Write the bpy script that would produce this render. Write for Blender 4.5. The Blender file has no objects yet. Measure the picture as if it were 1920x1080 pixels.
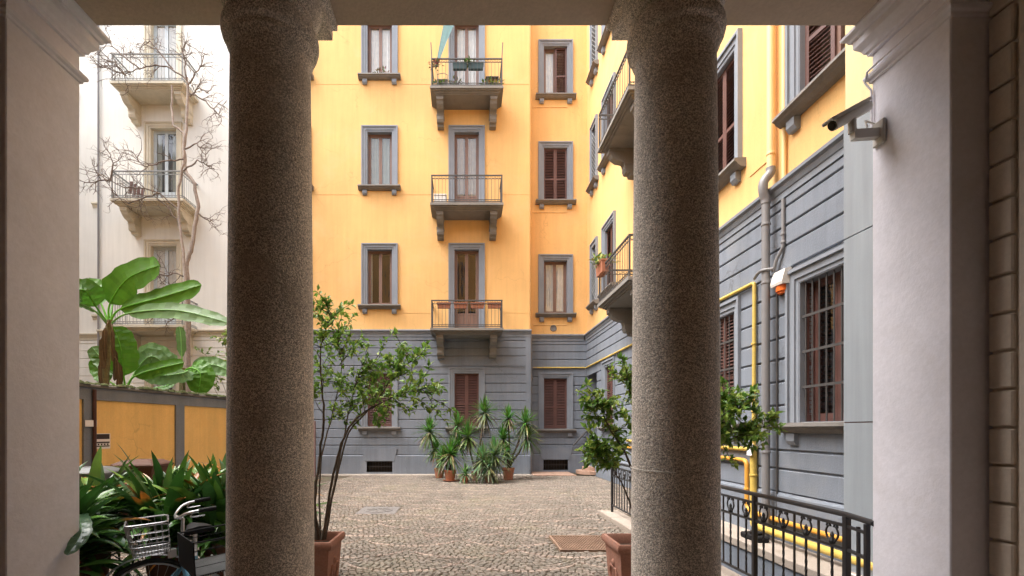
import bpy, math, random
from mathutils import Vector, Matrix, Quaternion
random.seed(11)
R = math.radians
S = bpy.context.scene
C = S.collection

# ------------------------------------------------------------------ camera
FPX, VX, VY, CH = 900.0, 870.0, 805.0, 1.7
cam = bpy.data.objects.new('camera', bpy.data.cameras.new('camera'))
C.objects.link(cam)
cam.location = (0, 0, CH)
cam.rotation_euler = (R(90), 0, 0)
cam.data.sensor_width = 36
cam.data.lens = FPX / 1920 * 36
cam.data.shift_x = (960 - VX) / 1920
cam.data.shift_y = (VY - 540) / 1920
cam.data.clip_start = 0.05
cam.data.clip_end = 500
S.camera = cam

# ------------------------------------------------------------------ sky, sun, exposure
SUN_EL, SUN_AZ = 62.0, 256.0          # degrees; azimuth measured clockwise from +Y
W = bpy.data.worlds.new('World'); S.world = W; W.use_nodes = True
nt = W.node_tree; nt.nodes.clear()
sky = nt.nodes.new('ShaderNodeTexSky'); sky.sky_type = 'NISHITA'; sky.sun_disc = False
sky.sun_elevation = R(SUN_EL); sky.sun_rotation = R(SUN_AZ)
sky.air_density = 1.0; sky.dust_density = 6.0; sky.ozone_density = 1.0
hs = nt.nodes.new('ShaderNodeHueSaturation'); hs.inputs['Saturation'].default_value = 0.42
bg = nt.nodes.new('ShaderNodeBackground'); bg.inputs['Strength'].default_value = 0.15
wo = nt.nodes.new('ShaderNodeOutputWorld')
nt.links.new(sky.outputs[0], hs.inputs['Color']); nt.links.new(hs.outputs[0], bg.inputs['Color'])
nt.links.new(bg.outputs[0], wo.inputs['Surface'])
sl = bpy.data.lights.new('sun', 'SUN'); sl.energy = 0.95; sl.angle = R(70); sl.color = (1.0, 0.95, 0.88)
sun = bpy.data.objects.new('sun', sl); C.objects.link(sun); sun.location = (0, 0, 40)
az, el = R(SUN_AZ), R(SUN_EL)
sd = Vector((math.sin(az) * math.cos(el), math.cos(az) * math.cos(el), math.sin(el)))
sun.rotation_euler = sd.to_track_quat('Z', 'Y').to_euler()
S.view_settings.view_transform = 'Standard'; S.view_settings.look = 'None'
S.view_settings.gamma = 1.0; S.view_settings.use_curve_mapping = False
S.view_settings.exposure = 2.05
S.cycles.diffuse_bounces = 6; S.cycles.max_bounces = 12; S.cycles.transparent_max_bounces = 12

def P(px, py, d):
    return Vector(((px - VX) * d / FPX, d, CH + (VY - py) * d / FPX))

# ------------------------------------------------------------------ materials
def _n(t, typ, **kw):
    n = t.nodes.new(typ)
    for k, v in kw.items():
        if k in n.inputs: n.inputs[k].default_value = v
        else: setattr(n, k, v)
    return n
def mat(name, col, rough=.8, var=.10, scale=1.2, fine=0., fscale=60., bump=0., bscale=80., metal=0., spec=.5,
        streak=0., attr=False, trans=0., coat=0., speck=None, stain=None, crack=0.):
    """procedural material: base colour + large mottling + fine grain + optional vertical streaks / specks / bump"""
    m = bpy.data.materials.new(name); m.use_nodes = True
    t = m.node_tree; t.nodes.clear(); L = t.links.new
    out = t.nodes.new('ShaderNodeOutputMaterial'); b = t.nodes.new('ShaderNodeBsdfPrincipled')
    b.inputs['Roughness'].default_value = rough; b.inputs['Metallic'].default_value = metal
    b.inputs['Specular IOR Level'].default_value = spec
    if coat: b.inputs['Coat Weight'].default_value = coat
    g = t.nodes.new('ShaderNodeNewGeometry'); pos = g.outputs['Position']
    if attr:
        a = _n(t, 'ShaderNodeAttribute', attribute_name='Col'); c = a.outputs['Color']
    else:
        a = t.nodes.new('ShaderNodeRGB'); a.outputs[0].default_value = (*col, 1); c = a.outputs[0]
    def mul(c, fac_socket, lo, hi):
        mr = _n(t, 'ShaderNodeMapRange'); mr.inputs['From Min'].default_value = .3; mr.inputs['From Max'].default_value = .7
        mr.inputs['To Min'].default_value = lo; mr.inputs['To Max'].default_value = hi
        L(fac_socket, mr.inputs['Value'])
        mx = _n(t, 'ShaderNodeMix', data_type='RGBA', blend_type='MULTIPLY'); mx.inputs[0].default_value = 1
        L(c, mx.inputs[6]); L(mr.outputs[0], mx.inputs[7])
        return mx.outputs[2]
    if var:
        n = _n(t, 'ShaderNodeTexNoise', Scale=scale, Detail=4.0, Roughness=.6); L(pos, n.inputs['Vector'])
        c = mul(c, n.outputs['Fac'], 1 - var, 1 + var * .5)
    if fine:
        n = _n(t, 'ShaderNodeTexNoise', Scale=fscale, Detail=2.0, Roughness=.7); L(pos, n.inputs['Vector'])
        c = mul(c, n.outputs['Fac'], 1 - fine, 1 + fine)
    if streak:
        mp = t.nodes.new('ShaderNodeMapping'); mp.inputs['Scale'].default_value = (7, 7, .35); L(pos, mp.inputs['Vector'])
        n = _n(t, 'ShaderNodeTexNoise', Scale=1.0, Detail=3.0, Roughness=.65); L(mp.outputs[0], n.inputs['Vector'])
        c = mul(c, n.outputs['Fac'], 1 - streak, 1 + streak * .4)
    if speck:
        n = _n(t, 'ShaderNodeTexVoronoi', Scale=speck[0]); L(pos, n.inputs['Vector'])
        sp = t.nodes.new('ShaderNodeSeparateColor'); L(n.outputs['Color'], sp.inputs[0])
        c = mul(c, sp.outputs[0], 1 - speck[1], 1 + speck[1])
    if stain:
        n = _n(t, 'ShaderNodeTexNoise', Scale=stain[1], Detail=4.0, Roughness=.7, Distortion=.6); L(pos, n.inputs['Vector'])
        mr = _n(t, 'ShaderNodeMapRange'); mr.inputs['From Min'].default_value = .53; mr.inputs['From Max'].default_value = .72
        mr.inputs['To Max'].default_value = stain[2]; L(n.outputs['Fac'], mr.inputs['Value'])
        mx = _n(t, 'ShaderNodeMix', data_type='RGBA'); L(mr.outputs[0], mx.inputs[0]); L(c, mx.inputs[6])
        mx.inputs[7].default_value = (*stain[0], 1); c = mx.outputs[2]
    if crack:
        nz = _n(t, 'ShaderNodeTexNoise', Scale=2.5, Detail=3.0); L(pos, nz.inputs['Vector'])
        av = t.nodes.new('ShaderNodeVectorMath'); av.operation = 'MULTIPLY_ADD'; av.inputs[1].default_value = (.5, .5, .5); L(nz.outputs['Color'], av.inputs[0]); L(pos, av.inputs[2])
        vo = _n(t, 'ShaderNodeTexVoronoi', Scale=.55, feature='DISTANCE_TO_EDGE'); L(av.outputs[0], vo.inputs['Vector'])
        m1 = _n(t, 'ShaderNodeMapRange'); m1.inputs['From Min'].default_value = .001; m1.inputs['From Max'].default_value = .006; m1.inputs['To Min'].default_value = crack; m1.inputs['To Max'].default_value = 0
        L(vo.outputs['Distance'], m1.inputs['Value'])
        n2 = _n(t, 'ShaderNodeTexNoise', Scale=.7, Detail=2.0); L(pos, n2.inputs['Vector'])
        m2 = _n(t, 'ShaderNodeMapRange'); m2.inputs['From Min'].default_value = .50; m2.inputs['From Max'].default_value = .60; L(n2.outputs['Fac'], m2.inputs['Value'])
        mm = t.nodes.new('ShaderNodeMath'); mm.operation = 'MULTIPLY'; L(m1.outputs[0], mm.inputs[0]); L(m2.outputs[0], mm.inputs[1])
        mx = _n(t, 'ShaderNodeMix', data_type='RGBA'); L(mm.outputs[0], mx.inputs[0]); L(c, mx.inputs[6])
        mx.inputs[7].default_value = (col[0] * .45, col[1] * .42, col[2] * .4, 1); c = mx.outputs[2]
    L(c, b.inputs['Base Color'])
    if bump:
        n = _n(t, 'ShaderNodeTexNoise', Scale=bscale, Detail=3.0, Roughness=.65); L(pos, n.inputs['Vector'])
        bp = _n(t, 'ShaderNodeBump', Strength=min(1, bump), Distance=.02); L(n.outputs['Fac'], bp.inputs['Height'])
        L(bp.outputs[0], b.inputs['Normal'])
    sh = b.outputs[0]
    if trans:
        tr = t.nodes.new('ShaderNodeBsdfTranslucent'); L(c, tr.inputs['Color'])
        ms = t.nodes.new('ShaderNodeMixShader'); ms.inputs[0].default_value = trans
        L(sh, ms.inputs[1]); L(tr.outputs[0], ms.inputs[2]); sh = ms.outputs[0]
    L(sh, out.inputs['Surface'])
    return m
def glass_mat(name, tint=(1, 1, 1), k=.88, add=.12):
    m = bpy.data.materials.new(name); m.use_nodes = True
    t = m.node_tree; t.nodes.clear(); L = t.links.new
    out = t.nodes.new('ShaderNodeOutputMaterial')
    tr = t.nodes.new('ShaderNodeBsdfTransparent'); tr.inputs[0].default_value = (*tint, 1)
    gl = t.nodes.new('ShaderNodeBsdfGlossy'); gl.inputs['Roughness'].default_value = .015
    lw = t.nodes.new('ShaderNodeLayerWeight'); lw.inputs['Blend'].default_value = .5
    fr = t.nodes.new('ShaderNodeMath'); fr.operation = 'POWER'; fr.inputs[1].default_value = 5.0; L(lw.outputs['Facing'], fr.inputs[0])
    ma = t.nodes.new('ShaderNodeMath'); ma.operation = 'MULTIPLY_ADD'; ma.inputs[1].default_value = k; ma.inputs[2].default_value = add
    ma.use_clamp = True
    n = _n(t, 'ShaderNodeTexNoise', Scale=3.0, Detail=1.0)
    bp = _n(t, 'ShaderNodeBump', Strength=.06, Distance=.05); L(n.outputs['Fac'], bp.inputs['Height']); L(bp.outputs[0], gl.inputs['Normal'])
    L(fr.outputs[0], ma.inputs[0])
    ms = t.nodes.new('ShaderNodeMixShader'); L(ma.outputs[0], ms.inputs[0]); L(tr.outputs[0], ms.inputs[1]); L(gl.outputs[0], ms.inputs[2])
    L(ms.outputs[0], out.inputs['Surface'])
    return m
M = {}
M['yellow'] = mat('yellow_plaster', (.78, .475, .185), .9, .13, .45, .05, 35, .16, 45, streak=.08, stain=((.75, .48, .225), .8, .6), crack=.3)
M['yellow_panel'] = mat('yellow_garden_panel', (.86, .56, .20), .9, .12, .8, .05, 35, .16, 45, streak=.10, stain=((.80, .47, .15), 1.6, .6), crack=.4)  # brighter copy of the yellow plaster, colour raised to offset the dim light there
M['yellow_pipe'] = mat('yellow_painted_pipe', (.86, .62, .30), .55, .06, 2)
M['cream'] = mat('cream_plaster', (.78, .775, .735), .9, .07, .5, .03, 40, .10, 60, streak=.06)
M['pale_yellow'] = mat('pale_yellow_plaster', (.74, .60, .34), .9, .08, .6, .03, 40, .1, 60, streak=.06)
M['cream_trim'] = mat('cream_trim', (.62, .57, .46), .85, .10, 2, .05, 60, .1, 90, streak=.08)
M['grey'] = mat('grey_plaster', (.198, .226, .272), .82, .15, .9, .08, 50, .28, 40, streak=.13, stain=((.235, .25, .27), 1.1, .55), crack=.5)
M['grey_strip'] = mat('grey_panel_paint', (.27, .305, .34), .6, .08, 1.2, .02, 60, .05, 60, streak=.14)
M['trim'] = mat('grey_trim', (.235, .262, .305), .8, .10, 2, .05, 70, .12, 90, streak=.10)
M['stone_trim'] = mat('weathered_trim', (.185, .175, .165), .9, .16, 3, .10, 80, .25, 90, stain=((.11, .10, .09), 2.0, .6))
M['slab'] = mat('balcony_stone', (.215, .205, .19), .9, .14, 2, .10, 60, .25, 80, stain=((.12, .11, .10), 1.5, .6))
M['wood'] = mat('brown_shutter_paint', (.118, .053, .044), .55, .18, 4, .08, 90, .08, 120)
M['sash'] = mat('brown_sash_paint', (.20, .115, .085), .5, .12, 4)
M['sash_blue'] = mat('pale_blue_sash_paint', (.50, .56, .60), .5, .08, 4)
M['glass'] = glass_mat('window_glass')
M['room'] = mat('dark_room', (.045, .038, .032), .9, 0)
M['curtain'] = mat('curtain_cloth', (.80, .79, .75), .9, .12, 6, trans=.3)
M['curtain_tan'] = mat('curtain_tan', (.42, .36, .29), .9, .15, 5, trans=.2)
M['curtain_green'] = mat('curtain_sage', (.30, .33, .29), .9, .15, 5, trans=.2)
M['iron'] = mat('wrought_iron', (.022, .022, .025), .45, .2, 8, spec=.5)
M['iron_grey'] = mat('weathered_iron', (.065, .062, .062), .6, .25, 8)
M['iron_pale'] = mat('pale_iron', (.23, .24, .24), .6, .2, 8)
M['granite'] = mat('granite', (.70, .635, .57), .82, .20, 2.2, .20, 70, .45, 60, speck=(220, .46), stain=((.50, .43, .36), 3.0, .65))
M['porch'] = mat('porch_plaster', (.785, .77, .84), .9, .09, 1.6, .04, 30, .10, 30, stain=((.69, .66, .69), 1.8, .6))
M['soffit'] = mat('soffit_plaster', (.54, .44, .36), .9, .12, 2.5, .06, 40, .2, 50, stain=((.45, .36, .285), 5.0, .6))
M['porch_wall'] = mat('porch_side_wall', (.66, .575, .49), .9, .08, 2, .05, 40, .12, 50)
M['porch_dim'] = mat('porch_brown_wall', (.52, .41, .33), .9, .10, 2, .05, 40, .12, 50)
M['ground'] = mat('sandy_joint', (.085, .066, .044), .95, .22, 1.4, .25, 60, .4, 60, stain=((.075, .085, .04), 1.6, .6))
M['cobble'] = mat('porphyry_setts', (1, 1, 1), .75, .20, .7, .18, 120, .35, 110, attr=True, stain=((.165, .155, .085), .7, .5))
M['stone'] = mat('pale_stone', (.36, .31, .265), .85, .14, 2, .10, 70, .3, 70, stain=((.24, .20, .16), 2, .6))
M['pink_stone'] = mat('pink_stone', (.42, .27, .20), .85, .12, 2, .10, 70, .2, 70)
M['moss'] = mat('moss', (.06, .075, .018), .95, .4, 9, .4, 60, .9, 60, stain=((.09, .055, .025), 5, .7))
M['terracotta'] = mat('terracotta', (.40, .155, .085), .85, .15, 5, .10, 60, .2, 80, stain=((.46, .30, .24), 6, .45))
M['terracotta_old'] = mat('weathered_terracotta', (.345, .165, .115), .88, .16, 5, .12, 60, .25, 80, stain=((.36, .27, .24), 4, .55))
M['pot_dark'] = mat('dark_clay', (.12, .06, .045), .88, .2, 5, .12, 60, .25, 80)
M['soil'] = mat('soil', (.045, .032, .022), .95, .3, 20, .3, 90, .8, 60)
M['gas'] = mat('gas_pipe_yellow', (.64, .46, .10), .55, .16, 6, .08, 50, stain=((.42, .30, .11), 7, .7))
M['gas_orange'] = mat('gas_pipe_orange', (.70, .34, .05), .5, .12, 6)
M['pipe_grey'] = mat('grey_painted_pipe', (.225, .225, .235), .45, .10, 5, streak=.08)
M['bark'] = mat('bark', (.105, .08, .06), .95, .3, 14, .25, 60, .6, 50)
M['bark_pale'] = mat('pale_bark', (.36, .30, .26), .95, .3, 9, .25, 50, .6, 40)
M['banana_stem'] = mat('banana_stem', (.20, .17, .07), .8, .3, 8, .2, 40, .4, 30, stain=((.10, .06, .03), 6, .8))
M['bark_mid'] = mat('twig_bark', (.17, .13, .105), .95, .3, 9, .25, 50)
M['leaf'] = mat('leaves', (1, 1, 1), .42, .12, 8, attr=True, trans=.32, spec=.45)
M['leaf_gloss'] = mat('glossy_leaves', (1, 1, 1), .30, .15, 9, attr=True, trans=.12, spec=.5)
M['banana'] = mat('banana_leaf', (1, 1, 1), .48, .10, 5, attr=True, trans=.38, spec=.4)
M['white'] = mat('white_plastic', (.75, .74, .70), .5, .04, 4)
M['orange'] = mat('orange_lens', (.80, .16, .02), .3, .06, 8)
M['cctv'] = mat('grey_metal_housing', (.60, .58, .55), .45, .08, 6)
M['lens'] = mat('dark_lens', (.01, .01, .012), .1, 0)
M['black'] = mat('black_plastic', (.012, .012, .014), .6, .1, 8, spec=.2)
M['rubber'] = mat('rubber', (.02, .02, .02), .85, .1, 8)
M['chrome'] = mat('bright_steel', (.60, .60, .62), .28, .05, 8, metal=.9)
M['wire_metal'] = mat('galvanised_wire', (.33, .33, .34), .4, .1, 8, metal=.7)
M['bike_blue'] = mat('blue_bike_paint', (.10, .28, .42), .35, .05, 8, coat=.4)
M['paper'] = mat('paper', (.78, .76, .76), .8, .04, 8)
M['ink'] = mat('printed_dark', (.035, .025, .025), .7, .1, 20)
M['brown_metal'] = mat('brown_pipe', (.075, .028, .022), .5, .15, 6)
M['rust'] = mat('rusty_grate', (.25, .16, .11), .8, .25, 4, .15, 80, .3, 90)
M['cast'] = mat('cast_iron', (.16, .15, .145), .7, .2, 8, .2, 60, .3, 60)
M['gate'] = mat('mauve_gate', (.20, .125, .115), .7, .12, 3)
M['bin_grey'] = mat('grey_bin', (.12, .13, .135), .5, .08, 5)
M['bin_brown'] = mat('brown_bin', (.085, .036, .022), .75, .12, 5)
M['green_box'] = mat('dark_green_planter', (.022, .055, .06), .5, .1, 6)
M['teal'] = mat('teal_cloth', (.20, .36, .39), .85, .12, 6, trans=.25)
M['flower'] = mat('flowers', (1, 1, 1), .7, .1, 8, attr=True, trans=.2)

# ------------------------------------------------------------------ mesh builder
class MB:
    def __init__(s): s.v = []; s.f = []; s.m = []; s.c = []
    def add(s, vs, fs, m=0, col=None):
        o = len(s.v); s.v.extend([tuple(p) for p in vs])
        for f in fs: s.f.append(tuple(i + o for i in f)); s.m.append(m); s.c.append(col)
        return s
    def box(s, x0, x1, y0, y1, z0, z1, m=0, col=None):
        return s.add([(x0, y0, z0), (x1, y0, z0), (x1, y1, z0), (x0, y1, z0), (x0, y0, z1), (x1, y0, z1), (x1, y1, z1), (x0, y1, z1)],
              [(0, 3, 2, 1), (4, 5, 6, 7), (0, 1, 5, 4), (1, 2, 6, 5), (2, 3, 7, 6), (3, 0, 4, 7)], m, col)
    def obox(s, c, ax, ay, az, m=0, col=None):
        """oriented box: centre and three half-axis vectors"""
        c = Vector(c); ax, ay, az = Vector(ax), Vector(ay), Vector(az)
        vs = [c + sx * ax + sy * ay + sz * az for sz in (-1, 1) for sx, sy in ((-1, -1), (1, -1), (1, 1), (-1, 1))]
        return s.add(vs, [(0, 3, 2, 1), (4, 5, 6, 7), (0, 1, 5, 4), (1, 2, 6, 5), (2, 3, 7, 6), (3, 0, 4, 7)], m, col)
    def bev(s, x0, x1, y0, y1, z0, z1, c=.01, m=0, col=None):
        X, Y, Z = (x0, x1), (y0, y1), (z0, z1); vs = []; idx = {}
        for i in (0, 1):
            for j in (0, 1):
                for k in (0, 1):
                    sx, sy, sz = (1, -1)[i] * c, (1, -1)[j] * c, (1, -1)[k] * c
                    for a, p in enumerate(((X[i], Y[j] + sy, Z[k] + sz), (X[i] + sx, Y[j], Z[k] + sz), (X[i] + sx, Y[j] + sy, Z[k]))):
                        idx[i, j, k, a] = len(vs); vs.append(p)
        I = lambda i, j, k, a: idx[i, j, k, a]
        fs = [(I(0,0,0,0),I(0,0,1,0),I(0,1,1,0),I(0,1,0,0)), (I(1,0,0,0),I(1,1,0,0),I(1,1,1,0),I(1,0,1,0)),
              (I(0,0,0,1),I(1,0,0,1),I(1,0,1,1),I(0,0,1,1)), (I(0,1,0,1),I(0,1,1,1),I(1,1,1,1),I(1,1,0,1)),
              (I(0,0,0,2),I(0,1,0,2),I(1,1,0,2),I(1,0,0,2)), (I(0,0,1,2),I(1,0,1,2),I(1,1,1,2),I(0,1,1,2))]
        for i in (0, 1):
            for j in (0, 1):
                fs.append((I(i,j,0,0),I(i,j,0,1),I(i,j,1,1),I(i,j,1,0)))
                fs.append((I(i,0,j,0),I(i,0,j,2),I(i,1,j,2),I(i,1,j,0)))
                fs.append((I(0,i,j,1),I(0,i,j,2),I(1,i,j,2),I(1,i,j,1)))
                for k in (0, 1): fs.append((I(i,j,k,0),I(i,j,k,1),I(i,j,k,2)))
        return s.add(vs, fs, m, col)
    def tube(s, pts, r, n=8, m=0, col=None, closed=False, caps=True):
        pts = [Vector(p) for p in pts]; N = len(pts)
        rs = r if isinstance(r, (list, tuple)) else [r] * N
        def tan(i):
            if closed: return (pts[(i + 1) % N] - pts[i - 1]).normalized()
            a = pts[max(i - 1, 0)]; b = pts[min(i + 1, N - 1)]
            d = b - a
            return d.normalized() if d.length > 1e-9 else Vector((0, 0, 1))
        t = tan(0); u = t.orthogonal().normalized(); vs = []; fs = []
        for i in range(N):
            t2 = tan(i); q = t.rotation_difference(t2); u = (q @ u); u = (u - t2 * u.dot(t2)).normalized(); t = t2; w = t.cross(u)
            for k in range(n):
                a = 2 * math.pi * k / n; vs.append(pts[i] + rs[i] * (math.cos(a) * u + math.sin(a) * w))
        for i in range(N - 1 if not closed else N):
            j = (i + 1) % N
            for k in range(n): fs.append((i * n + k, i * n + (k + 1) % n, j * n + (k + 1) % n, j * n + k))
        if caps and not closed:
            fs.append(tuple(range(n - 1, -1, -1))); fs.append(tuple((N - 1) * n + k for k in range(n)))
        return s.add(vs, fs, m, col)
    def lathe(s, prof, n=24, c=(0, 0, 0), m=0, col=None):
        vs = []; fs = []
        for r, z in prof:
            for k in range(n):
                a = 2 * math.pi * k / n; vs.append((c[0] + r * math.cos(a), c[1] + r * math.sin(a), c[2] + z))
        for i in range(len(prof) - 1):
            for k in range(n): fs.append((i * n + k, i * n + (k + 1) % n, (i + 1) * n + (k + 1) % n, (i + 1) * n + k))
        fs.append(tuple(range(n - 1, -1, -1))); fs.append(tuple((len(prof) - 1) * n + k for k in range(n)))
        return s.add(vs, fs, m, col)
    def ring(s, x0, x1, y0, y1, prof, m=0):
        """moulding round a rectangle: profile of (offset, z)"""
        vs = []; fs = []
        for o, z in prof: vs += [(x0 - o, y0 - o, z), (x1 + o, y0 - o, z), (x1 + o, y1 + o, z), (x0 - o, y1 + o, z)]
        for i in range(len(prof) - 1):
            for k in range(4): fs.append((i * 4 + k, i * 4 + (k + 1) % 4, i * 4 + 4 + (k + 1) % 4, i * 4 + 4 + k))
        n = len(prof) - 1
        fs.append((3, 2, 1, 0)); fs.append((n * 4, n * 4 + 1, n * 4 + 2, n * 4 + 3))
        return s.add(vs, fs, m)
    def prism(s, poly, a0, a1, axis='x', m=0, col=None):
        """extrude a closed polygon; axis x: poly in (y,z); axis y: poly in (x,z); axis z: (x,y)"""
        n = len(poly)
        def p(a, q): return {'x': (a, q[0], q[1]), 'y': (q[0], a, q[1]), 'z': (q[0], q[1], a)}[axis]
        vs = [p(a0, q) for q in poly] + [p(a1, q) for q in poly]
        fs = [tuple(range(n)), tuple(range(2 * n - 1, n - 1, -1))] + [(k, k + n, (k + 1) % n + n, (k + 1) % n) for k in range(n)]
        return s.add(vs, fs, m, col)
    def mesh(s, name, mats, smooth=None):
        me = bpy.data.meshes.new(name); me.from_pydata(s.v, [], s.f)
        for mm in (mats if isinstance(mats, (list, tuple)) else [mats]): me.materials.append(M[mm] if isinstance(mm, str) else mm)
        if any(s.m): me.polygons.foreach_set('material_index', s.m)
        if any(c is not None for c in s.c):
            at = me.color_attributes.new('Col', 'FLOAT_COLOR', 'CORNER'); buf = []
            for f, c in zip(s.f, s.c):
                c = c or (.5, .5, .5)
                if isinstance(c[0], (list, tuple)):
                    for q in c: buf += [*q, 1.0]
                else: buf += [c[0], c[1], c[2], 1.0] * len(f)
            at.data.foreach_set('color', buf)
        me.validate(); me.update()
        if smooth is not None:
            me.polygons.foreach_set('use_smooth', [True] * len(me.polygons))
            me.set_sharp_from_angle(angle=R(smooth))
        return me
    def build(s, name, mats, parent=None, loc=(0, 0, 0), smooth=None):
        return put(name, s.mesh(name, mats, smooth), parent, loc)
def put(name, me, parent=None, loc=(0, 0, 0), rot=None):
    o = bpy.data.objects.new(name, me); C.objects.link(o); o.parent = parent; o.location = loc
    if rot: o.rotation_euler = rot
    return o
def tag(o, label=None, cat=None, group=None, kind=None):
    if label: o['label'] = label
    if cat: o['category'] = cat
    if group: o['group'] = group
    if kind: o['kind'] = kind
    return o
def thing(name, label, cat, loc=(0, 0, 0), rz=0., group=None):
    o = bpy.data.objects.new(name, None); C.objects.link(o); o.location = loc; o.rotation_euler = (0, 0, rz)
    o.empty_display_size = .2
    return tag(o, label, cat, group)
def clone(root, loc, label, group=None, rz=None):
    r = root.copy(); C.objects.link(r); r.location = loc; r['label'] = label
    if group: r['group'] = group
    if rz is not None: r.rotation_euler = (0, 0, rz)
    for ch in root.children:
        c = ch.copy(); C.objects.link(c); c.parent = r
        for g in ch.children:
            d = g.copy(); C.objects.link(d); d.parent = c
    return r
CACHE = {}
def cached(key, fn):
    if key not in CACHE: CACHE[key] = fn()
    return CACHE[key]
def jit(c, a):
    k = 1 + random.uniform(-a, a); return tuple(max(0, x * k * (1 + random.uniform(-a * .4, a * .4))) for x in c)

# ------------------------------------------------------------------ dimensions
YB, YR, XR, XC = 18.0, 18.9, 4.83, 2.46          # back wall, recessed wall, right wing wall, corner of the recess
TOP = 18.6
CORN = 5.42
GROOVES = [.74, 1.10, 1.38, 1.72, 2.06, 2.42, 2.76, 3.08, 3.42, 3.76, 4.08, 4.44, 4.74, 5.02, 5.17]
FL = [(6.36, 8.66), (10.80, 13.06), (14.94, 17.2)]
GF = (1.80, 4.02)
FW = .21
PIT = (3.05, 4.20, 3.75, 9.30)                    # light well x0,x1,y0,y1

# ------------------------------------------------------------------ ground and paving
def sheet_cells(x0, x1, z0, z1, holes):
    xs = sorted({x0, x1, *[h[i] for h in holes for i in (0, 1) if x0 < h[i] < x1]})
    zs = sorted({z0, z1, *[h[i] for h in holes for i in (2, 3) if z0 < h[i] < z1]})
    for a, b in zip(xs, xs[1:]):
        for c, d in zip(zs, zs[1:]):
            mx, mz = (a + b) / 2, (c + d) / 2
            if not any(h[0] < mx < h[1] and h[2] < mz < h[3] for h in holes): yield a, b, c, d
mb = MB()
for a, b, c, d in sheet_cells(-60, 60, -40, 90, [PIT]): mb.add([(a, c, 0), (b, c, 0), (b, d, 0), (a, d, 0)], [(0, 1, 2, 3)])
ground = tag(mb.build('ground', 'ground'), kind='structure')
ground['label'] = 'sandy earth ground under the courtyard paving'

GW0, GWD, GWN = Vector((-6.19, 7.76, 0)), Vector((.72, 3.49, 0)), 3.5635   # garden wall: start, direction (t=0..1), length of one t
def gw_x(y): return GW0.x + GWD.x * (y - GW0.y) / GWD.y

STONES = [(.285, .242, .20), (.295, .247, .203), (.275, .235, .195), (.30, .248, .205), (.27, .238, .20), (.285, .245, .20), (.278, .242, .197)]
PINK = [(.43, .335, .275), (.41, .315, .26), (.45, .355, .295)]
paving = MB(); paving_root = None
near = []; allst = []
# fish-scale fans: rows of arcs 1.5 m wide, every other row shifted by half; the front course of each fan is pinkish
CHW, SAG, ROWD = .75, .43, .62
Rr = (CHW ** 2 + SAG ** 2) / (2 * SAG); HA = math.asin(CHW / Rr)
rnd = random.Random(5)
def fan_c(j): return .72 if j % 2 else -.03
def bound(j, x):
    c = fan_c(j); dx = (x - c + CHW) % (2 * CHW) - CHW
    return 2.6 + ROWD * j + Rr - math.sqrt(max(0, Rr * Rr - dx * dx))
for j in range(0, 25):
    for m in range(-5, 4):
        c0 = fan_c(j) + 2 * CHW * m
        for k in range(14):
            st = .082; yk = 2.6 + ROWD * j + k * st + Rr; nst = int(Rr * 2 * HA / .086)
            off = (.5 if k % 2 else 0) + .2 * math.sin(k * 1.9 + m)
            for i in range(-1, nst + 1):
                a0 = -HA + 2 * HA * (i + off) / nst; a1 = a0 + 2 * HA / nst; a = (a0 + a1) / 2
                if abs(a) > HA: continue
                px, py = c0 + Rr * math.sin(a), yk - Rr * math.cos(a)
                if py + .05 * math.cos(a) > bound(j + 1, px): continue
                if py < 3.5 or py > 17.38: continue
                if px > 2.66 and py < 9.5: continue
                if px > 4.7 or px < gw_x(py) + .2 or px < -5.6: continue
                if 1.3 < px < 2.3 and 6.6 < py < 7.55: continue
                if -2.2 < px < -1.35 and 9.55 < py < 10.5: continue
                w = Rr * (a1 - a0) * .5 - .007 + rnd.uniform(-.004, .002); h = st * math.cos(a) * .5 - .0065 + rnd.uniform(-.003, .001)
                col = rnd.choice(PINK) if (k == 0 and rnd.random() < .92) or rnd.random() < .02 else rnd.choice(STONES)
                f_ = rnd.uniform(.52, .76) * (1.08 if k == 0 else 1); col = tuple(c * f_ for c in col)
                allst.append((px, py, a + rnd.uniform(-.07, .07), w, max(h, .012), rnd.uniform(.012, .020), col))
def inview(s):
    x = VX + FPX * s[0] / s[1]; yy = VY + FPX * CH / s[1]
    return 640 < x < 1140 and yy < 1084
vis = sorted([s for s in allst if inview(s)], key=lambda s: s[1])[:300]
visset = {id(s) for s in vis}
def stone_geo(mb, px, py, a, w, h, z, col, cz=0.):
    ca, sa = math.cos(a), math.sin(a)
    def T(u, v, zz): return (px + u * ca - v * sa, py + u * sa + v * ca, zz + cz)
    q = .007; j = [rnd.uniform(-.003, .003) for _ in range(8)]
    vs = [T(-w + j[0], -h + j[1], -.03), T(w + j[2], -h + j[3], -.03), T(w + j[4], h + j[5], -.03), T(-w + j[6], h + j[7], -.03)]
    vs += [T(-w + j[0], -h + j[1], z - .007), T(w + j[2], -h + j[3], z - .007), T(w + j[4], h + j[5], z - .007), T(-w + j[6], h + j[7], z - .007)]
    vs += [T(-w + q, -h + q, z), T(w - q, -h + q, z + j[0]), T(w - q, h - q, z + j[1]), T(-w + q, h - q, z)]
    mb.add(vs, [(0, 1, 5, 4), (1, 2, 6, 5), (2, 3, 7, 6), (3, 0, 4, 7), (4, 5, 9, 8), (5, 6, 10, 9), (6, 7, 11, 10), (7, 4, 8, 11), (8, 9, 10, 11)], 0, col)
pv = MB(); pv.add([(-5.6, 3.4, .0015), (2.66, 3.4, .0015), (2.66, 17.4, .0015), (-5.6, 17.4, .0015)], [(0, 1, 2, 3)])
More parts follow.
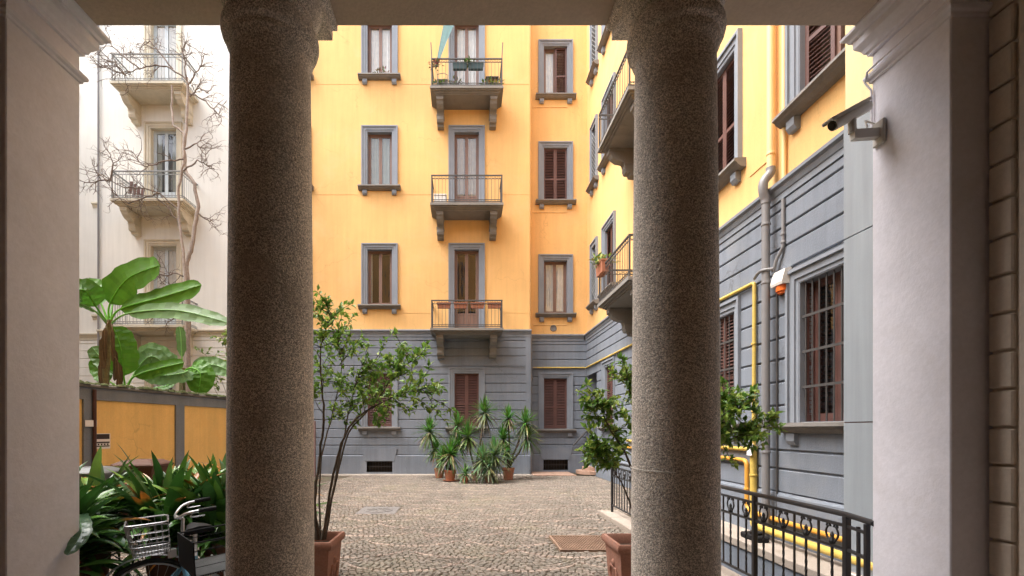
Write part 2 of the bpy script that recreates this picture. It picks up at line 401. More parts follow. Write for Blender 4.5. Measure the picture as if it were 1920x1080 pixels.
pv.add([(2.66, 9.5, .0015), (4.75, 9.5, .0015), (4.75, 17.4, .0015), (2.66, 17.4, .0015)], [(0, 1, 2, 3)])
paving = pv.build('pavement', 'ground', loc=(0, 0, .0025)); tag(paving, 'cobbled courtyard pavement laid in scalloped arcs', kind='structure')
st_ = MB()
for s in allst:
    if id(s) not in visset: stone_geo(st_, *s)
o = st_.build('cobbles', 'cobble', paving); o['kind'] = 'stuff'
variants = {}
for s in vis:
    key = (round(s[4] / .006), s[6][0] > .235, rnd.randrange(7))
    if key not in variants:
        t_ = MB(); stone_geo(t_, 0, 0, 0, s[3], s[4], .016, s[6]); variants[key] = t_.mesh('cobblestone', 'cobble')
    c = put('cobblestone', variants[key], paving, (s[0], s[1], s[5] - .016), (0, 0, s[2]))

# stone strip along the back wall, kerb of the light well, porch floor
mb = MB()
x = -8.6
while x < 2.3:
    w = random.uniform(1.1, 1.5); mb.bev(x, min(x + w - .006, 2.5), 17.42, 17.96, -.05, .035, .008); x += w
tag(mb.build('pavement_strip', 'stone'), 'pale stone strip along the foot of the rear facade', kind='structure')
mb = MB()
for i, (a, b) in enumerate(((2.54, 3.35), (3.36, 4.08))): mb.bev(a, b, 17.44, 18.82, -.05, .04, .008)
tag(mb.build('pavement_slab', 'pink_stone'), 'pinkish stone slabs in the recessed corner', kind='structure')
kerb = thing('kerb', 'pale stone kerb slabs edging the sunken light well under the railing', 'kerb', (2.86, 6.4, 0))
y = 3.55
while y < 9.3:
    L_ = min(1.3, 9.5 - y); mb = MB(); mb.bev(-.19, .185, -L_ / 2 + .003, L_ / 2 - .003, -.1, .10, .012); mb.build('kerb_stone', 'stone', kerb, (0, y + L_ / 2 - 6.4, 0)); y += L_
x0, x1, y0, y1 = PIT
mb = MB()
mb.box(x0 - .12, x0 - .005, y0 - .1, y1, -2.4, -.11); mb.box(x1 + .01, x1 + .12, y0, y1, -2.4, -.11); mb.box(x0, x1, y1 + .003, y1 + .1, -2.4, -.003)
mb.box(x0, x1, y0 - .1, y0 - .003, -2.4, -.003); mb.box(x0 - .1, x1 + .1, y0 - .1, y1 + .1, -2.5, -2.402)
tag(mb.build('lightwell', 'grey'), 'grey walls of the sunken light well beside the right wing', kind='structure')
mb = MB(); mb.bev(x1 - .02, XR - .04, 3.5, 9.3, -.1, .02, .01)
tag(mb.build('stone_ledge', 'stone'), 'pale stone ledge along the foot of the right wing', kind='structure')
mb = MB()
for i in range(7):
    for j in range(10): mb.bev(-2.95 + i * .845, -2.95 + i * .845 + .841, -4.98 + j * .84, -4.98 + j * .84 + .836, -.06, .012, .004)
tag(mb.build('porch_floor', 'stone'), 'pale stone slab floor of the porch', kind='structure')

# ------------------------------------------------------------------ windows, balconies, facades
def surround_mesh(ow, H, fw, bottom=False):
    iw, hi = ow - fw, H - fw; mb = MB()
    for a, b, p in ((0, .05, .085), (.05, .15, .05), (.15, fw, .028)):
        mb.box(-ow + a, -ow + b, -p, .012, 0, H - b); mb.box(ow - b, ow - a, -p, .012, 0, H - b)
        mb.box(-ow + a, ow - a, -p, .0125, H - b, H - a)
    mb.box(-iw - .002, -iw + .014, -.02, .30, .0, hi - .014); mb.box(iw - .014, iw + .002, -.02, .30, .0, hi - .014)
    mb.box(-iw - .002, iw + .002, -.02, .30, hi - .014, hi + .002); mb.box(-iw - .002, iw + .002, -.0, .30, -.03, .006)
    return mb
def sill_mesh(ow, moulded=True):
    mb = MB(); w = ow + .11
    mb.prism([(.0, .0), (-.20, -.012), (-.21, -.06), (-.17, -.075), (-.15, -.11), (-.09, -.15), (0, -.16)], -w, w, 'x')
    return mb
def bracket_mesh(): return MB().prism([(0, -.16), (-.10, -.16), (-.10, -.27), (-.06, -.33), (0, -.33)], -.085, .085, 'x')
def leaf_frame(mb, x0, x1, z0, z1, y, st=.055, t=.04, rails=(), bot=None):
    bot = bot or st
    mb.box(x0, x0 + st, y, y + t, z0, z1); mb.box(x1 - st, x1, y, y + t, z0, z1)
    mb.box(x0 + st, x1 - st, y + .002, y + t - .002, z0, z0 + bot); mb.box(x0 + st, x1 - st, y + .002, y + t - .002, z1 - st, z1)
    for r in rails: mb.box(x0 + st, x1 - st, y + .002, y + t - .002, r - st / 2, r + st / 2)
def shutter_mesh(w, h, pitch=.062):
    """louvred leaf, hinge edge at x=0"""
    mb = MB(); leaf_frame(mb, 0, w, 0, h, 0, .06, .045, (h * .42,), .10)
    for a, b in ((.10, h * .42 - .03), (h * .42 + .03, h - .06)):
        z = a + .02
        while z < b - .02:
            mb.obox(((w) / 2, .022, z + .012), (w / 2 - .058, 0, 0), (0, .020, .021), (0, -.0035, .004)); z += pitch
    return mb
def curtain_mesh(w, h, amp=.018):
    mb = MB(); n = 26; vs = []; fs = []; ph = random.uniform(0, 6)
    for i in range(n + 1):
        x = w * i / n; yy = amp * math.sin(i * 1.7 + ph) + amp * .5 * math.sin(i * .7)
        vs += [(x, yy, 0), (x + random.uniform(-.004, .004), yy * .8, h)]
    for i in range(n): fs.append((2 * i, 2 * i + 2, 2 * i + 3, 2 * i + 1))
    return mb.add(vs, fs)
def window(root, cx, zs, zh, style='glass', wo=1.36, y0=0., fw=FW, sill=True, trim='trim', sash='sash', curtain='curtain', cfrac=(.5, .5),
           left=None, right=None, grille=None, label=None, door=False):
    """surround (the part) with sill, brackets, sash, panes, shutters, curtain, room and grille as sub-parts.
    left/right: opening angle in degrees of a louvred leaf, or None."""
    ow, H = wo / 2, zh - zs; iw, hi = ow - fw, H - fw
    w = put('door' if door else 'window', cached(('sur', wo, round(H, 3), fw, trim), lambda: surround_mesh(ow, H, fw).mesh('surround', trim)), root, (cx, y0, zs))
    if label: w['label'] = label
    def sub(name, key, fn, mt, loc=(0, 0, 0), rot=None, smooth=None):
        return put(name, cached(key, lambda: fn().mesh(name, mt, smooth)), w, loc, rot)
    if sill:
        sm = {'trim': 'stone_trim', 'cream_trim': 'cream_trim'}[trim]
        sub('sill', ('sill', wo, sm), lambda: sill_mesh(ow), sm)
        for sx in (-1, 1): sub('bracket', ('brk', sm), bracket_mesh, 'trim' if sm == 'stone_trim' else sm, (sx * (ow - .13), 0, 0))
    def room():
        mb = MB(); a, b, c, d, e = -iw - .25, iw + .25, .305, 1.3, hi + .2
        mb.add([(a, c, -.1), (b, c, -.1), (b, d, -.1), (a, d, -.1), (a, c, e), (b, c, e), (b, d, e), (a, d, e)],
               [(0, 1, 2, 3), (7, 6, 5, 4), (3, 2, 6, 7), (0, 3, 7, 4), (1, 5, 6, 2)])
        for q in ((a, -iw, -.1, e), (iw, b, -.1, e), (-iw, iw, hi, e), (-iw, iw, -.1, 0)): mb.add([(q[0], c, q[2]), (q[1], c, q[2]), (q[1], c, q[3]), (q[0], c, q[3])], [(3, 2, 1, 0)])
        return mb
    sub('interior', ('room', wo, round(H, 3)), room, 'room')
    closed = left == 0 and right == 0
    if not closed:
        lo = .75 if door else .0
        def sashf():
            mb = MB(); mb.box(-iw + .014, -iw + .06, .15, .22, .006, hi - .014); mb.box(iw - .06, iw - .014, .15, .22, .006, hi - .014)
            mb.box(-iw + .06, iw - .06, .15, .22, hi - .06, hi - .014)
            mb.box(-iw + .06, iw - .06, .15, .22, .006, .03)
            for a, b in ((-iw + .062, -.002), (.002, iw - .062)):
                leaf_frame(mb, a, b, .032, hi - .062, .165, .055, .042, (lo,) if door else (), .09)
                if door: mb.box(a + .05, b - .05, .178, .195, .1, lo); mb.box(a + .10, b - .10, .168, .20, .18, lo - .09)
            return mb
        sub('sash', ('sash', wo, round(H, 3), door, sash), sashf, sash)
        for sx in (-1, 1):
            def panef():
                a, b = sorted((sx * .055, sx * (iw - .115)))
                return MB().add([(a, .187, lo + .1), (b, .187, lo + .1), (b, .187, hi - .115), (a, .187, hi - .115)], [(0, 1, 2, 3)])
            sub('pane', ('pane', wo, round(H, 3), door, sx), panef, 'glass')
        if curtain:
            for i, fr in enumerate(cfrac):
                if fr > 0:
                    wd = (iw * 2 - .02) * fr
                    o = put('curtain', curtain_mesh(wd, hi - .05).mesh('curtain', curtain), w, ((-iw + .01) if i == 0 else (iw - .01 - wd), .228, .02))
    lw = iw - .016
    for side, ang in ((-1, left), (1, right)):
        if ang is None: continue
        me = cached(('shut', round(lw, 3), round(hi, 3)), lambda: shutter_mesh(lw, hi - .03).mesh('shutter', 'wood'))
        if side < 0: put('shutter', me, w, (-iw + .015, .055, .012), (0, 0, R(ang) * 1))
        else:
            me2 = cached(('shutR', round(lw, 3), round(hi, 3)), lambda: mirror_x(me))
            put('shutter', me2, w, (iw - .015, .055, .012), (0, 0, -R(ang)))
    if grille:
        def gr():
            mb = MB(); nv, nh = grille
            for i in range(nv):
                x = -iw + .015 + (2 * iw - .03) * (i + .5) / nv; mb.tube([(x, .02, .01), (x, .02, hi - .02)], .011, 6)
            for j in range(nh):
                z = hi * (j + 1) / (nh + 1); mb.box(-iw + .015, iw - .015, .008, .018, z - .018, z + .018)
            return mb
        sub('grille', ('gr', wo, round(H, 3), grille), gr, 'iron_grey')
    return (cx - iw, cx + iw, zs, zs + hi), (cx - ow + .03, cx + ow - .03, zs - .02, zh - .03)
def mirror_x(me):
    m2 = me.copy()
    for v in m2.vertices: v.co.x = -v.co.x
    m2.flip_normals(); return m2
def opening(cx, zs, zh, wo=1.36, fw=FW): return (cx - wo / 2 + fw, cx + wo / 2 - fw, zs, zh - fw)
def outer(cx, zs, zh, wo=1.36, fw=FW): return (cx - wo / 2 + .03, cx + wo / 2 - .03, zs - .02, zh - .03)

def railing_mesh(w, p, h=.98, pitch=.125, scroll=True):
    mb = MB(); y0 = -p + .05; x0 = w / 2 - .05
    path = [(-x0, -.01, 0), (-x0, y0, 0), (x0, y0, 0), (x0, -.01, 0)]
    for z, t in ((h, .02), (h - .12, .009), (.12, .009), (.05, .012)):
        mb.box(-x0 - t, x0 + t, y0 - t, y0 + t, z - t, z + t * .9)
        for sx in (-1, 1): mb.box(sx * x0 - t, sx * x0 + t, y0 + t, -.005, z - t, z + t * .9)
    for sx in (-1, 1): mb.box(sx * x0 - .018, sx * x0 + .018, y0 - .018, y0 + .018, .0, h - .02)
    def run(a, b):
        a, b = Vector(a), Vector(b); L_ = (b - a).length; n = max(2, round(L_ / pitch)); d = (b - a) / n; u = d.normalized()
        for i in range(n):
            c = a + d * (i + .5)
            if i: q = a + d * i; mb.tube([q + Vector((0, 0, .05)), q + Vector((0, 0, h - .12))], .0085, 4, caps=False)
            if scroll:
                for zc, rr in ((h - .06, .046), (.085, .034)):
                    mb.tube([c + u * (rr * math.cos(k * math.pi / 4)) + Vector((0, 0, zc + rr * math.sin(k * math.pi / 4))) for k in range(8)], .007, 3, closed=True)
    run((-x0, y0, 0), (x0, y0, 0)); run((-x0, -.02, 0), (-x0, y0, 0)); run((x0, y0, 0), (x0, -.02, 0))
    return mb
def balcony(root, cx, z, w=2.6, p=1.0, y0=0., mt='slab', iron='iron_grey', label=None):
    def slab():
        mb = MB(); a = w / 2
        prof = [(0, -.20), (-p + .16, -.20), (-p + .12, -.155), (-p + .05, -.115), (-p + .04, -.09), (-p, -.085), (-p, .0), (0, 0)]
        mb.box(-a, a, -p, 0, -.085, 0); mb.box(-a + .05, a - .05, -p + .05, 0, -.12, -.0855); mb.box(-a + .12, a - .12, -p + .12, 0, -.165, -.1205)
        mb.box(-a + .17, a - .17, -p + .17, 0, -.20, -.1655)
        return mb
    b = put('balcony', cached(('slab', w, p, mt), lambda: slab().mesh('slab', mt)), root, (cx, y0, z))
    if label: b['label'] = label
    def brk():
        prof = [(0, -.20), (-p + .22, -.20), (-p + .20, -.33), (-p + .25, -.36), (-p + .30, -.44), (-p + .42, -.53), (-.42, -.56), (-.36, -.62), (-.36, -.78), (-.30, -.86), (-.22, -.88), (-.20, -.95), (0, -.97)]
        mb = MB().prism(prof, -.12, .12, 'x')
        mb.box(-.135, .135, -p + .205, -.02, -.27, -.225); mb.box(-.14, .14, -.37, -.02, -.64, -.60)
        mb.tube([(-.13, -.27, -.80), (.13, -.27, -.80)], .075, 10)
        return mb
    for sx in (-1, 1): put('bracket', cached(('bbrk', p, mt), lambda: brk().mesh('bracket', mt)), b, (sx * (w / 2 - .33), 0, 0))
    put('railing', cached(('rail', w, p, iron), lambda: railing_mesh(w, p).mesh('railing', iron)), b, (0, 0, 0))
    return b

def grey_base(root, x0, x1, holes_in, holes_out, y0=0., mt='grey', plinth=True, basement=()):
    """base wall sheet, plinth and one part per rusticated course"""
    mb = MB()
    bh = [(c - .48, c + .48, .10, .50) for c in basement]
    for a, b, c, d in sheet_cells(x0, x1, 0 if mt == 'grey' else 0, CORN - .01, holes_in + bh): mb.add([(a, y0, c), (b, y0, c), (b, y0, d), (a, y0, d)], [(0, 1, 2, 3)])
    mb.build('wall', mt, root)
    if plinth:
        mb = MB()
        for a, b, c, d in sheet_cells(x0, x1, -.05, .70, bh + [h for h in holes_in if h[2] < .5]): mb.box(a, b, y0 - .06, y0 + .1, c, d)
        for a, b, c, d in sheet_cells(x0, x1, .70, .74, [h for h in holes_in if h[2] < .5]): mb.prism([(y0 - .06, c), (y0 - .031, d), (y0, d), (y0, c)], a, b, 'x')
        mb.build('plinth', mt, root)
    for g0, g1 in zip(GROOVES, GROOVES[1:]):
        z0, z1 = g0 + .014, g1 - .014; xs = [(x0, x1)]
        for h in holes_out:
            if h[2] < z1 - .1 and h[3] > z0 + .1:
                xs = [q for p in xs for q in ((p[0], min(p[1], h[0])), (max(p[0], h[1]), p[1])) if q[1] - q[0] > .02]
        for p, q in xs:
            MB().prism([(y0 + .002, z0), (y0 - .02, z0), (y0 - .03, z0 + .012), (y0 - .03, z1 - .012), (y0 - .02, z1), (y0 + .002, z1)], p, q, 'x').build('course', mt, root)
    for c in basement:
        mb = MB(); mb.prism([(c - .55, .52), (c + .55, .52), (c + .66, .98), (c - .66, .98)], y0 - .075, y0 - .0, 'y')
        v = mb.build('basement_window', mt, root)
        q = MB()
        q.add([(c - .5, y0 + .35, .06), (c + .5, y0 + .35, .06), (c + .5, y0 + .35, .54), (c - .5, y0 + .35, .54)], [(0, 1, 2, 3)])
        for aa, bb, cc, dd in ((c - .5, c - .48, .06, .54), (c + .48, c + .5, .06, .54), (c - .48, c + .48, .5, .54), (c - .48, c + .48, .06, .10)): q.box(aa, bb, y0 - .05, y0 + .35, cc, dd)
        q.build('interior', 'room', v)
        g = MB()
        for i in range(1, 9): x = c - .48 + .96 * i / 9; g.tube([(x, y0 + .05, .1), (x, y0 + .05, .5)], .007, 5)
        g.box(c - .48, c + .48, y0 + .04, y0 + .06, .29, .31); g.build('grille', 'iron_grey', v)
def cornice(root, x0, x1, y0=0., mt='trim'):
    prof = [(.0, -.25), (-.045, -.25), (-.045, -.16), (-.06, -.155), (-.085, -.10), (-.085, -.075), (-.13, -.055), (-.135, -.01), (-.12, 0), (0, .03)]
    MB().prism([(y0 + a, CORN + b) for a, b in prof], x0, x1, 'x').build('cornice', mt, root)

# ---- rear facade: yellow building
back = thing('yellow_building', 'yellow plastered rear facade with grey ground floor facing the porch', 'building', (0, YB, 0))
XL = -8.70
bx = [-6.42, -3.16]
hin, hout, hup = [], [], []
for x in (-6.42, -3.16, .10):
    hin.append(opening(x, *GF)); hout.append(outer(x, *GF))
    for f in FL: hup.append(opening(x, f[0] if x < 0 else f[0] - 1.05, f[1]))
grey_base(back, XL, XC, hin, hout, 0, 'grey', True, [-3.16])
mb = MB()
for a, b, c, d in sheet_cells(XL, XC, CORN - .005, TOP, hup): mb.add([(a, 0, c), (b, 0, c), (b, 0, d), (a, 0, d)], [(0, 1, 2, 3)])
mb.add([(XC, 0, 0), (XC, YR - YB, 0), (XC, YR - YB, TOP), (XC, 0, TOP)], [(0, 1, 2, 3)])
mb.add([(XL, 0, TOP), (XC, 0, TOP), (XC, 8, TOP), (XL, 8, TOP)], [(0, 1, 2, 3)])
mb.build('wall', 'yellow', back)
# fine string lines at sill height
mb = MB()
for f in FL:
    for a, b in ((XL, -7.2), (-5.64, -3.95), (-2.37, -1.25), (1.45, XC)): mb.box(a, b, -.006, .002, f[0] - .30, f[0] - .285)
mb.build('string_line', 'yellow', back)
cornice(back, XL, XC + .06)
MB().box(XC - .16, XC + .035, -.035, .3, .0, CORN - .25).build('corner_pilaster', 'grey', back)
for x in (-6.42, -3.16): window(back, x, *GF, left=0, right=0)
window(back, .10, *GF, left=0, right=0)
window(back, -6.42, *FL[0]); window(back, -6.42, *FL[1]); window(back, -6.42, *FL[2])
window(back, -3.16, *FL[0], curtain='curtain', cfrac=(.16, .0))
window(back, -3.16, *FL[1], curtain='curtain_green', cfrac=(.46, .46))
window(back, -3.16, *FL[2], curtain='curtain', cfrac=(.5, .5), left=82, right=66)
window(back, .10, FL[0][0] - 1.05, FL[0][1], sill=False, curtain='curtain_tan', cfrac=(.14, .14), door=True)
window(back, .10, FL[1][0] - 1.05, FL[1][1], sill=False, curtain='curtain_tan', cfrac=(.42, .46), door=True)
window(back, .10, FL[2][0] - 1.05, FL[2][1], sill=False, curtain='curtain', cfrac=(.5, .5), door=True)
for i, f in enumerate(FL): balcony(back, .10, f[0] - 1.06)
# recessed section of the same building
dy = YR - YB
rec = [(1.72, 3.93), (6.26, 8.57), (10.69, 13.0), (14.83, 17.0)]
rx = 3.60
grey_base(back, XC + .002, XR, [opening(rx, *rec[0])], [outer(rx, *rec[0])], dy, 'grey', True, [3.60])
mb = MB()
for a, b, c, d in sheet_cells(XC + .002, XR, CORN - .005, TOP, [opening(rx, *r) for r in rec[1:]]): mb.add([(a, dy, c), (b, dy, c), (b, dy, d), (a, dy, d)], [(0, 1, 2, 3)])
mb.build('wall', 'yellow', back)
cornice(back, XC + .13, XR - .13, dy)
window(back, rx, *rec[0], left=0, right=0, y0=dy)
window(back, rx, *rec[1], y0=dy, curtain='curtain', cfrac=(.44, .44))
window(back, rx, *rec[2], y0=dy, left=0, right=0)
window(back, rx, *rec[3], y0=dy, curtain='curtain', cfrac=(.5, .5), left=80, right=3)
mb = MB()
for r in rec[1:]: mb.tube([(2.72, dy - .015, r[0] - .45), (4.05, dy - .015, r[0] - .45)], .012, 6)
mb.build('conduit', 'yellow_pipe', back)
v = MB().lathe([(.13, 0), (.13, .02), (.115, .03), (.10, .02)], 20).mesh('vent', 'stone_trim', 40)
put('vent', v, back, (3.52, dy, 5.68), (R(90), 0, 0))

# ---- right wing: local x = -world y, local y = world x offset
right = thing('yellow_building', 'yellow right wing with grey banded ground floor receding along the courtyard', 'building', (XR, 0, 0), R(-90))
bays = [6.42, 9.0, 12.5, 15.93]
LW = .86; ld = 17.72
hin = [opening(-d, *GF) for d in bays] + [(-18.75, -17.35, 0.02, 3.85)]
hout = [outer(-d, *GF) for d in bays] + [(-18.75, -17.35, .02, 3.85)]
grey_base(right, -YR, -5.0, hin, hout, 0, 'grey', True, [6.42, 9.0, 12.5])
hup = []
for d in bays:
    for i, f in enumerate(FL): hup.append(opening(-d, f[0] - (1.05 if d == 12.5 else 0), f[1]))
for f in FL: hup.append(opening(-ld, f[0], f[1], LW, .15))
mb = MB()
for a, b, c, d in sheet_cells(-YR, -3.3, CORN - .005, TOP, hup): mb.add([(a, 0, c), (b, 0, c), (b, 0, d), (a, 0, d)], [(0, 1, 2, 3)])
mb.add([(-YR, 0, TOP), (-3.3, 0, TOP), (-3.3, 8, TOP), (-YR, 8, TOP)], [(0, 1, 2, 3)])
mb.build('wall', 'yellow', right)
cornice(right, -YR, -5.0)
window(right, -6.42, *GF, grille=(7, 3), left=86, curtain='curtain', cfrac=(.0, .34), sash='wood')  # narrow white curtain added at right for the pale reflection in the glass
window(right, -9.0, *GF, left=0, right=0, grille=(6, 3))
window(right, -12.5, *GF, left=0, right=0)
window(right, -15.93, *GF, left=0, right=0)
window(right, -6.42, *FL[0], left=10, right=30, curtain='curtain', cfrac=(.3, .3))
window(right, -9.0, *FL[0], left=0, right=0)
for i in (1, 2):
    window(right, -6.42, *FL[i], left=0, right=0); window(right, -9.0, *FL[i], left=0, right=0)
for i, f in enumerate(FL):
    window(right, -12.5, f[0] - 1.05, f[1], sill=False, curtain='curtain', door=True)
    window(right, -15.93, *f, left=0, right=None if i else 0, curtain='curtain')
    if i < 2: balcony(right, -12.5, f[0] - 1.08)
    # narrow lattice-grilled window
    w = window(right, -ld, f[0], f[1], wo=LW, fw=.15, curtain='curtain')
    lat = right.children[-1]
    def latf():
        mb = MB(); iw, hi = LW / 2 - .15, f[1] - f[0] - .15
        for k in range(-8, 24):
            z = k * .16
            for sgn in (1, -1):
                za, zb = (z, z + 2 * iw) if sgn > 0 else (z + 2 * iw, z)
                xa, xb = -iw, iw
                if max(za, zb) > hi or min(za, zb) < 0: continue
                mb.tube([(xa, -.035, za), (xb, -.035, zb)], .012, 4)
        mb.box(-iw - .02, -iw + .01, -.05, -.02, 0, hi); mb.box(iw - .01, iw + .02, -.05, -.02, 0, hi)
        mb.box(-iw - .02, iw + .02, -.05, -.02, hi - .03, hi); mb.box(-iw - .02, iw + .02, -.05, -.02, 0, .03)
        return mb
    put('lattice', latf().mesh('lattice', 'iron_pale'), [c for c in right.children if c.name.startswith('window')][-1])
for a, b in ((-8.1, -7.45), (-11.1, -9.95), (-14.9, -13.9)): MB().box(a, b, -.012, .002, FL[0][0] - .40, FL[0][0] - .36).build('string_line', 'yellow', right)
# dark doorway near the recess
mb = MB(); a, b = -18.75, -17.35
mb.add([(a, 0, .3), (a, 1.2, .3), (a, 1.2, 3.85), (a, 0, 3.85)], [(0, 1, 2, 3)]); mb.add([(b, 0, .3), (b, 1.2, .3), (b, 1.2, 3.85), (b, 0, 3.85)], [(3, 2, 1, 0)])
mb.add([(a, 0, 3.85), (b, 0, 3.85), (b, 1.2, 3.85), (a, 1.2, 3.85)], [(0, 1, 2, 3)]); mb.add([(a, 0, .3), (b, 0, .3), (b, 1.2, .3), (a, 1.2, .3)], [(0, 1, 2, 3)])
mb.add([(a, 0, 0), (b, 0, 0), (b, 0, .3), (a, 0, .3)], [(0, 1, 2, 3)])
dw = mb.build('doorway', 'grey', right)
mb = MB(); mb.box(a + .1, b - .1, 1.0, 1.05, .301, 3.6); leaf_frame(mb, a + .12, -18.06, .32, 3.5, .96, .08, .05, (1.3,)); leaf_frame(mb, -18.04, b - .12, .32, 3.5, .96, .08, .05, (1.3,)); mb.build('door_leaf', 'wood', dw)
# projecting strip next to the porch: grey below the cornice line, cream above
XS = 4.58
pj = thing('wall_return', 'smooth grey pilaster strip with cream plaster above, between the barred window and the porch', 'wall', (XS, 0, 0))
for i, (z0, z1) in enumerate(((0, 1.78), (1.79, 3.98), (3.99, 5.45))): MB().box(0, .6, 3.29, 5.79, z0, z1 - .004).build('panel', 'grey_strip', pj)
MB().box(.012, .6, 3.29, 5.78, 5.45, TOP).build('wall', 'pale_yellow', pj)
MB().box(.006, .5, 3.3, 5.784, 1.777, 1.789).build('joint', 'brown_metal', pj)

# ---- cream building at the left
cream = thing('cream_building', 'cream plastered facade with pale balconies left of the yellow one', 'building', (0, YB, 0))
cx = -11.26
CF = [(6.42, 8.80), (10.9, 13.2), (15.06, 17.3)]
cop = [opening(cx, f[0] - 1.0, f[1], 1.40) for f in CF]
grey_base(cream, -13.70, XL - .002, [opening(cx, *GF)], [outer(cx, *GF)], 0, 'cream', True)
mb = MB()
for a, b, c, d in sheet_cells(-13.70, XL - .002, CORN - .005, TOP, cop): mb.add([(a, 0, c), (b, 0, c), (b, 0, d), (a, 0, d)], [(0, 1, 2, 3)])
mb.add([(-13.7, 0, TOP), (XL, 0, TOP), (XL, 8, TOP), (-13.7, 8, TOP)], [(0, 1, 2, 3)])
mb.add([(-13.7, 0, 0), (-13.7, .7, 0), (-13.7, .7, TOP), (-13.7, 0, TOP)], [(3, 2, 1, 0)])
mb.build('wall', 'cream', cream)
cornice(cream, -13.70, XL - .07, 0, 'cream_trim')
window(cream, cx, *GF, trim='cream_trim', sash='sash_blue', curtain='curtain', cfrac=(.3, .3), wo=1.36)
for i, f in enumerate(CF):
    window(cream, cx, f[0] - 1.0, f[1], wo=1.40, sill=False, trim='cream_trim', sash='sash_blue', curtain=('curtain', 'curtain_green', 'curtain')[i], cfrac=((.48, .48), (.3, .3), (.5, .5))[i], door=True)
    balcony(cream, -11.25, f[0] - 1.01, mt='cream_trim', iron='iron_pale')
# recessed strip further left with its windows, and the closing left wing
hin = [opening(-15.9, *f, 1.5) for f in FL]
grey_base(cream, -18.0, -13.702, [opening(-15.9, *GF)], [outer(-15.9, *GF)], .7, 'cream', True)
mb = MB()
for a, b, c, d in sheet_cells(-18.0, -13.702, CORN - .005, TOP, hin): mb.add([(a, .7, c), (b, .7, c), (b, .7, d), (a, .7, d)], [(0, 1, 2, 3)])
mb.add([(-18, .7, 0), (-18, .7, TOP), (-18, -14.7, TOP), (-18, -14.7, 0)], [(0, 1, 2, 3)])
mb.build('wall', 'cream', cream)
cornice(cream, -18.0, -13.84, .7, 'cream_trim')
window(cream, -15.9, *GF, trim='cream_trim', sash='sash_blue', y0=.7)
for f in FL: window(cream, -15.9, *f, wo=1.5, trim='cream_trim', sash='sash_blue', y0=.7)
mb = MB(); mb.box(-14.42, -13.9, .655, .70, 5.4, TOP); mb.build('pilaster', 'cream', cream)
for z in (6.15, 10.5):
    MB().prism([(.70, z), (.56, z), (.55, z - .06), (.62, z - .10), (.64, z - .20), (.70, z - .22)], -14.42, -13.92, 'x').build('moulding', 'cream_trim', cream)

# ---- the building over the porch (its courtyard front is above and behind the camera's view)
pb = thing('porch_building', 'brown plastered beam and walls of the porch framing the courtyard view', 'building', (0, 0, 0))
SZ = 4.445
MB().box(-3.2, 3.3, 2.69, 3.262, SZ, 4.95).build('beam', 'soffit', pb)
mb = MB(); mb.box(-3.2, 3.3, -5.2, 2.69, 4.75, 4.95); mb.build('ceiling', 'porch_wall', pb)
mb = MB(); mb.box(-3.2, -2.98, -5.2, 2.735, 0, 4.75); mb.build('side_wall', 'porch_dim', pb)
YQ = 2.61
mb = MB(); mb.box(3.012, 3.3, -5.2, 2.735, 0, 4.75); mb.box(2.985, 3.012, -5.2, YQ - .028, 0, 4.749)
sw = mb.build('side_wall', 'porch_wall', pb)
z = .03
qm = MB().bev(-.03, .0, 0, 2.733 - YQ, 0, .196, .008).mesh('quoin', 'porch_wall')
while z < 4.5: put('quoin', qm, sw, (3.012, YQ, z)); z += .211
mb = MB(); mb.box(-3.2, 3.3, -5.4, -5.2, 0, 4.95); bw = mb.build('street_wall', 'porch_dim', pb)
mb = MB(); leaf_frame(mb, -1.5, -.01, .02, 3.6, -5.19, .12, .06, (1.2, 2.4)); leaf_frame(mb, .01, 1.5, .02, 3.6, -5.19, .12, .06, (1.2, 2.4)); mb.box(-1.5, 1.5, -5.199, -5.17, .02, 3.6); mb.build('street_door', 'wood', bw)
mb = MB(); ups = [(x - .5, x + .5, z0, z1) for x in (-11, -7.6, -4.2, -.8, 2.6) for z0, z1 in ((6.4, 8.6), (10.8, 13.0))]
for a, b, c, d in sheet_cells(-18, 4.6, 4.951, TOP - 3.2, []): mb.box(a, b, 2.7, 3.262, c, d)
mb.box(-18, -3.2, 2.7, 3.262, 0, 4.951); mb.box(3.3, 4.575, 2.7, 3.262, 0, 4.951)
mb.build('courtyard_wall', 'yellow', pb)
wmesh = MB().box(-.5, .5, 0, .03, 0, 2.2).box(-.68, -.5, -.02, .07, 0, 2.4).box(.5, .68, -.02, .07, 0, 2.4).box(-.5, .5, -.02, .07, 2.2, 2.4)
wmesh.m = [1] * 6 + [0] * 18
wm = wmesh.mesh('window', ['trim', 'wood'])
for a, b, c, d in ups: put('window', wm, pb, ((a + b) / 2, 3.265, c))

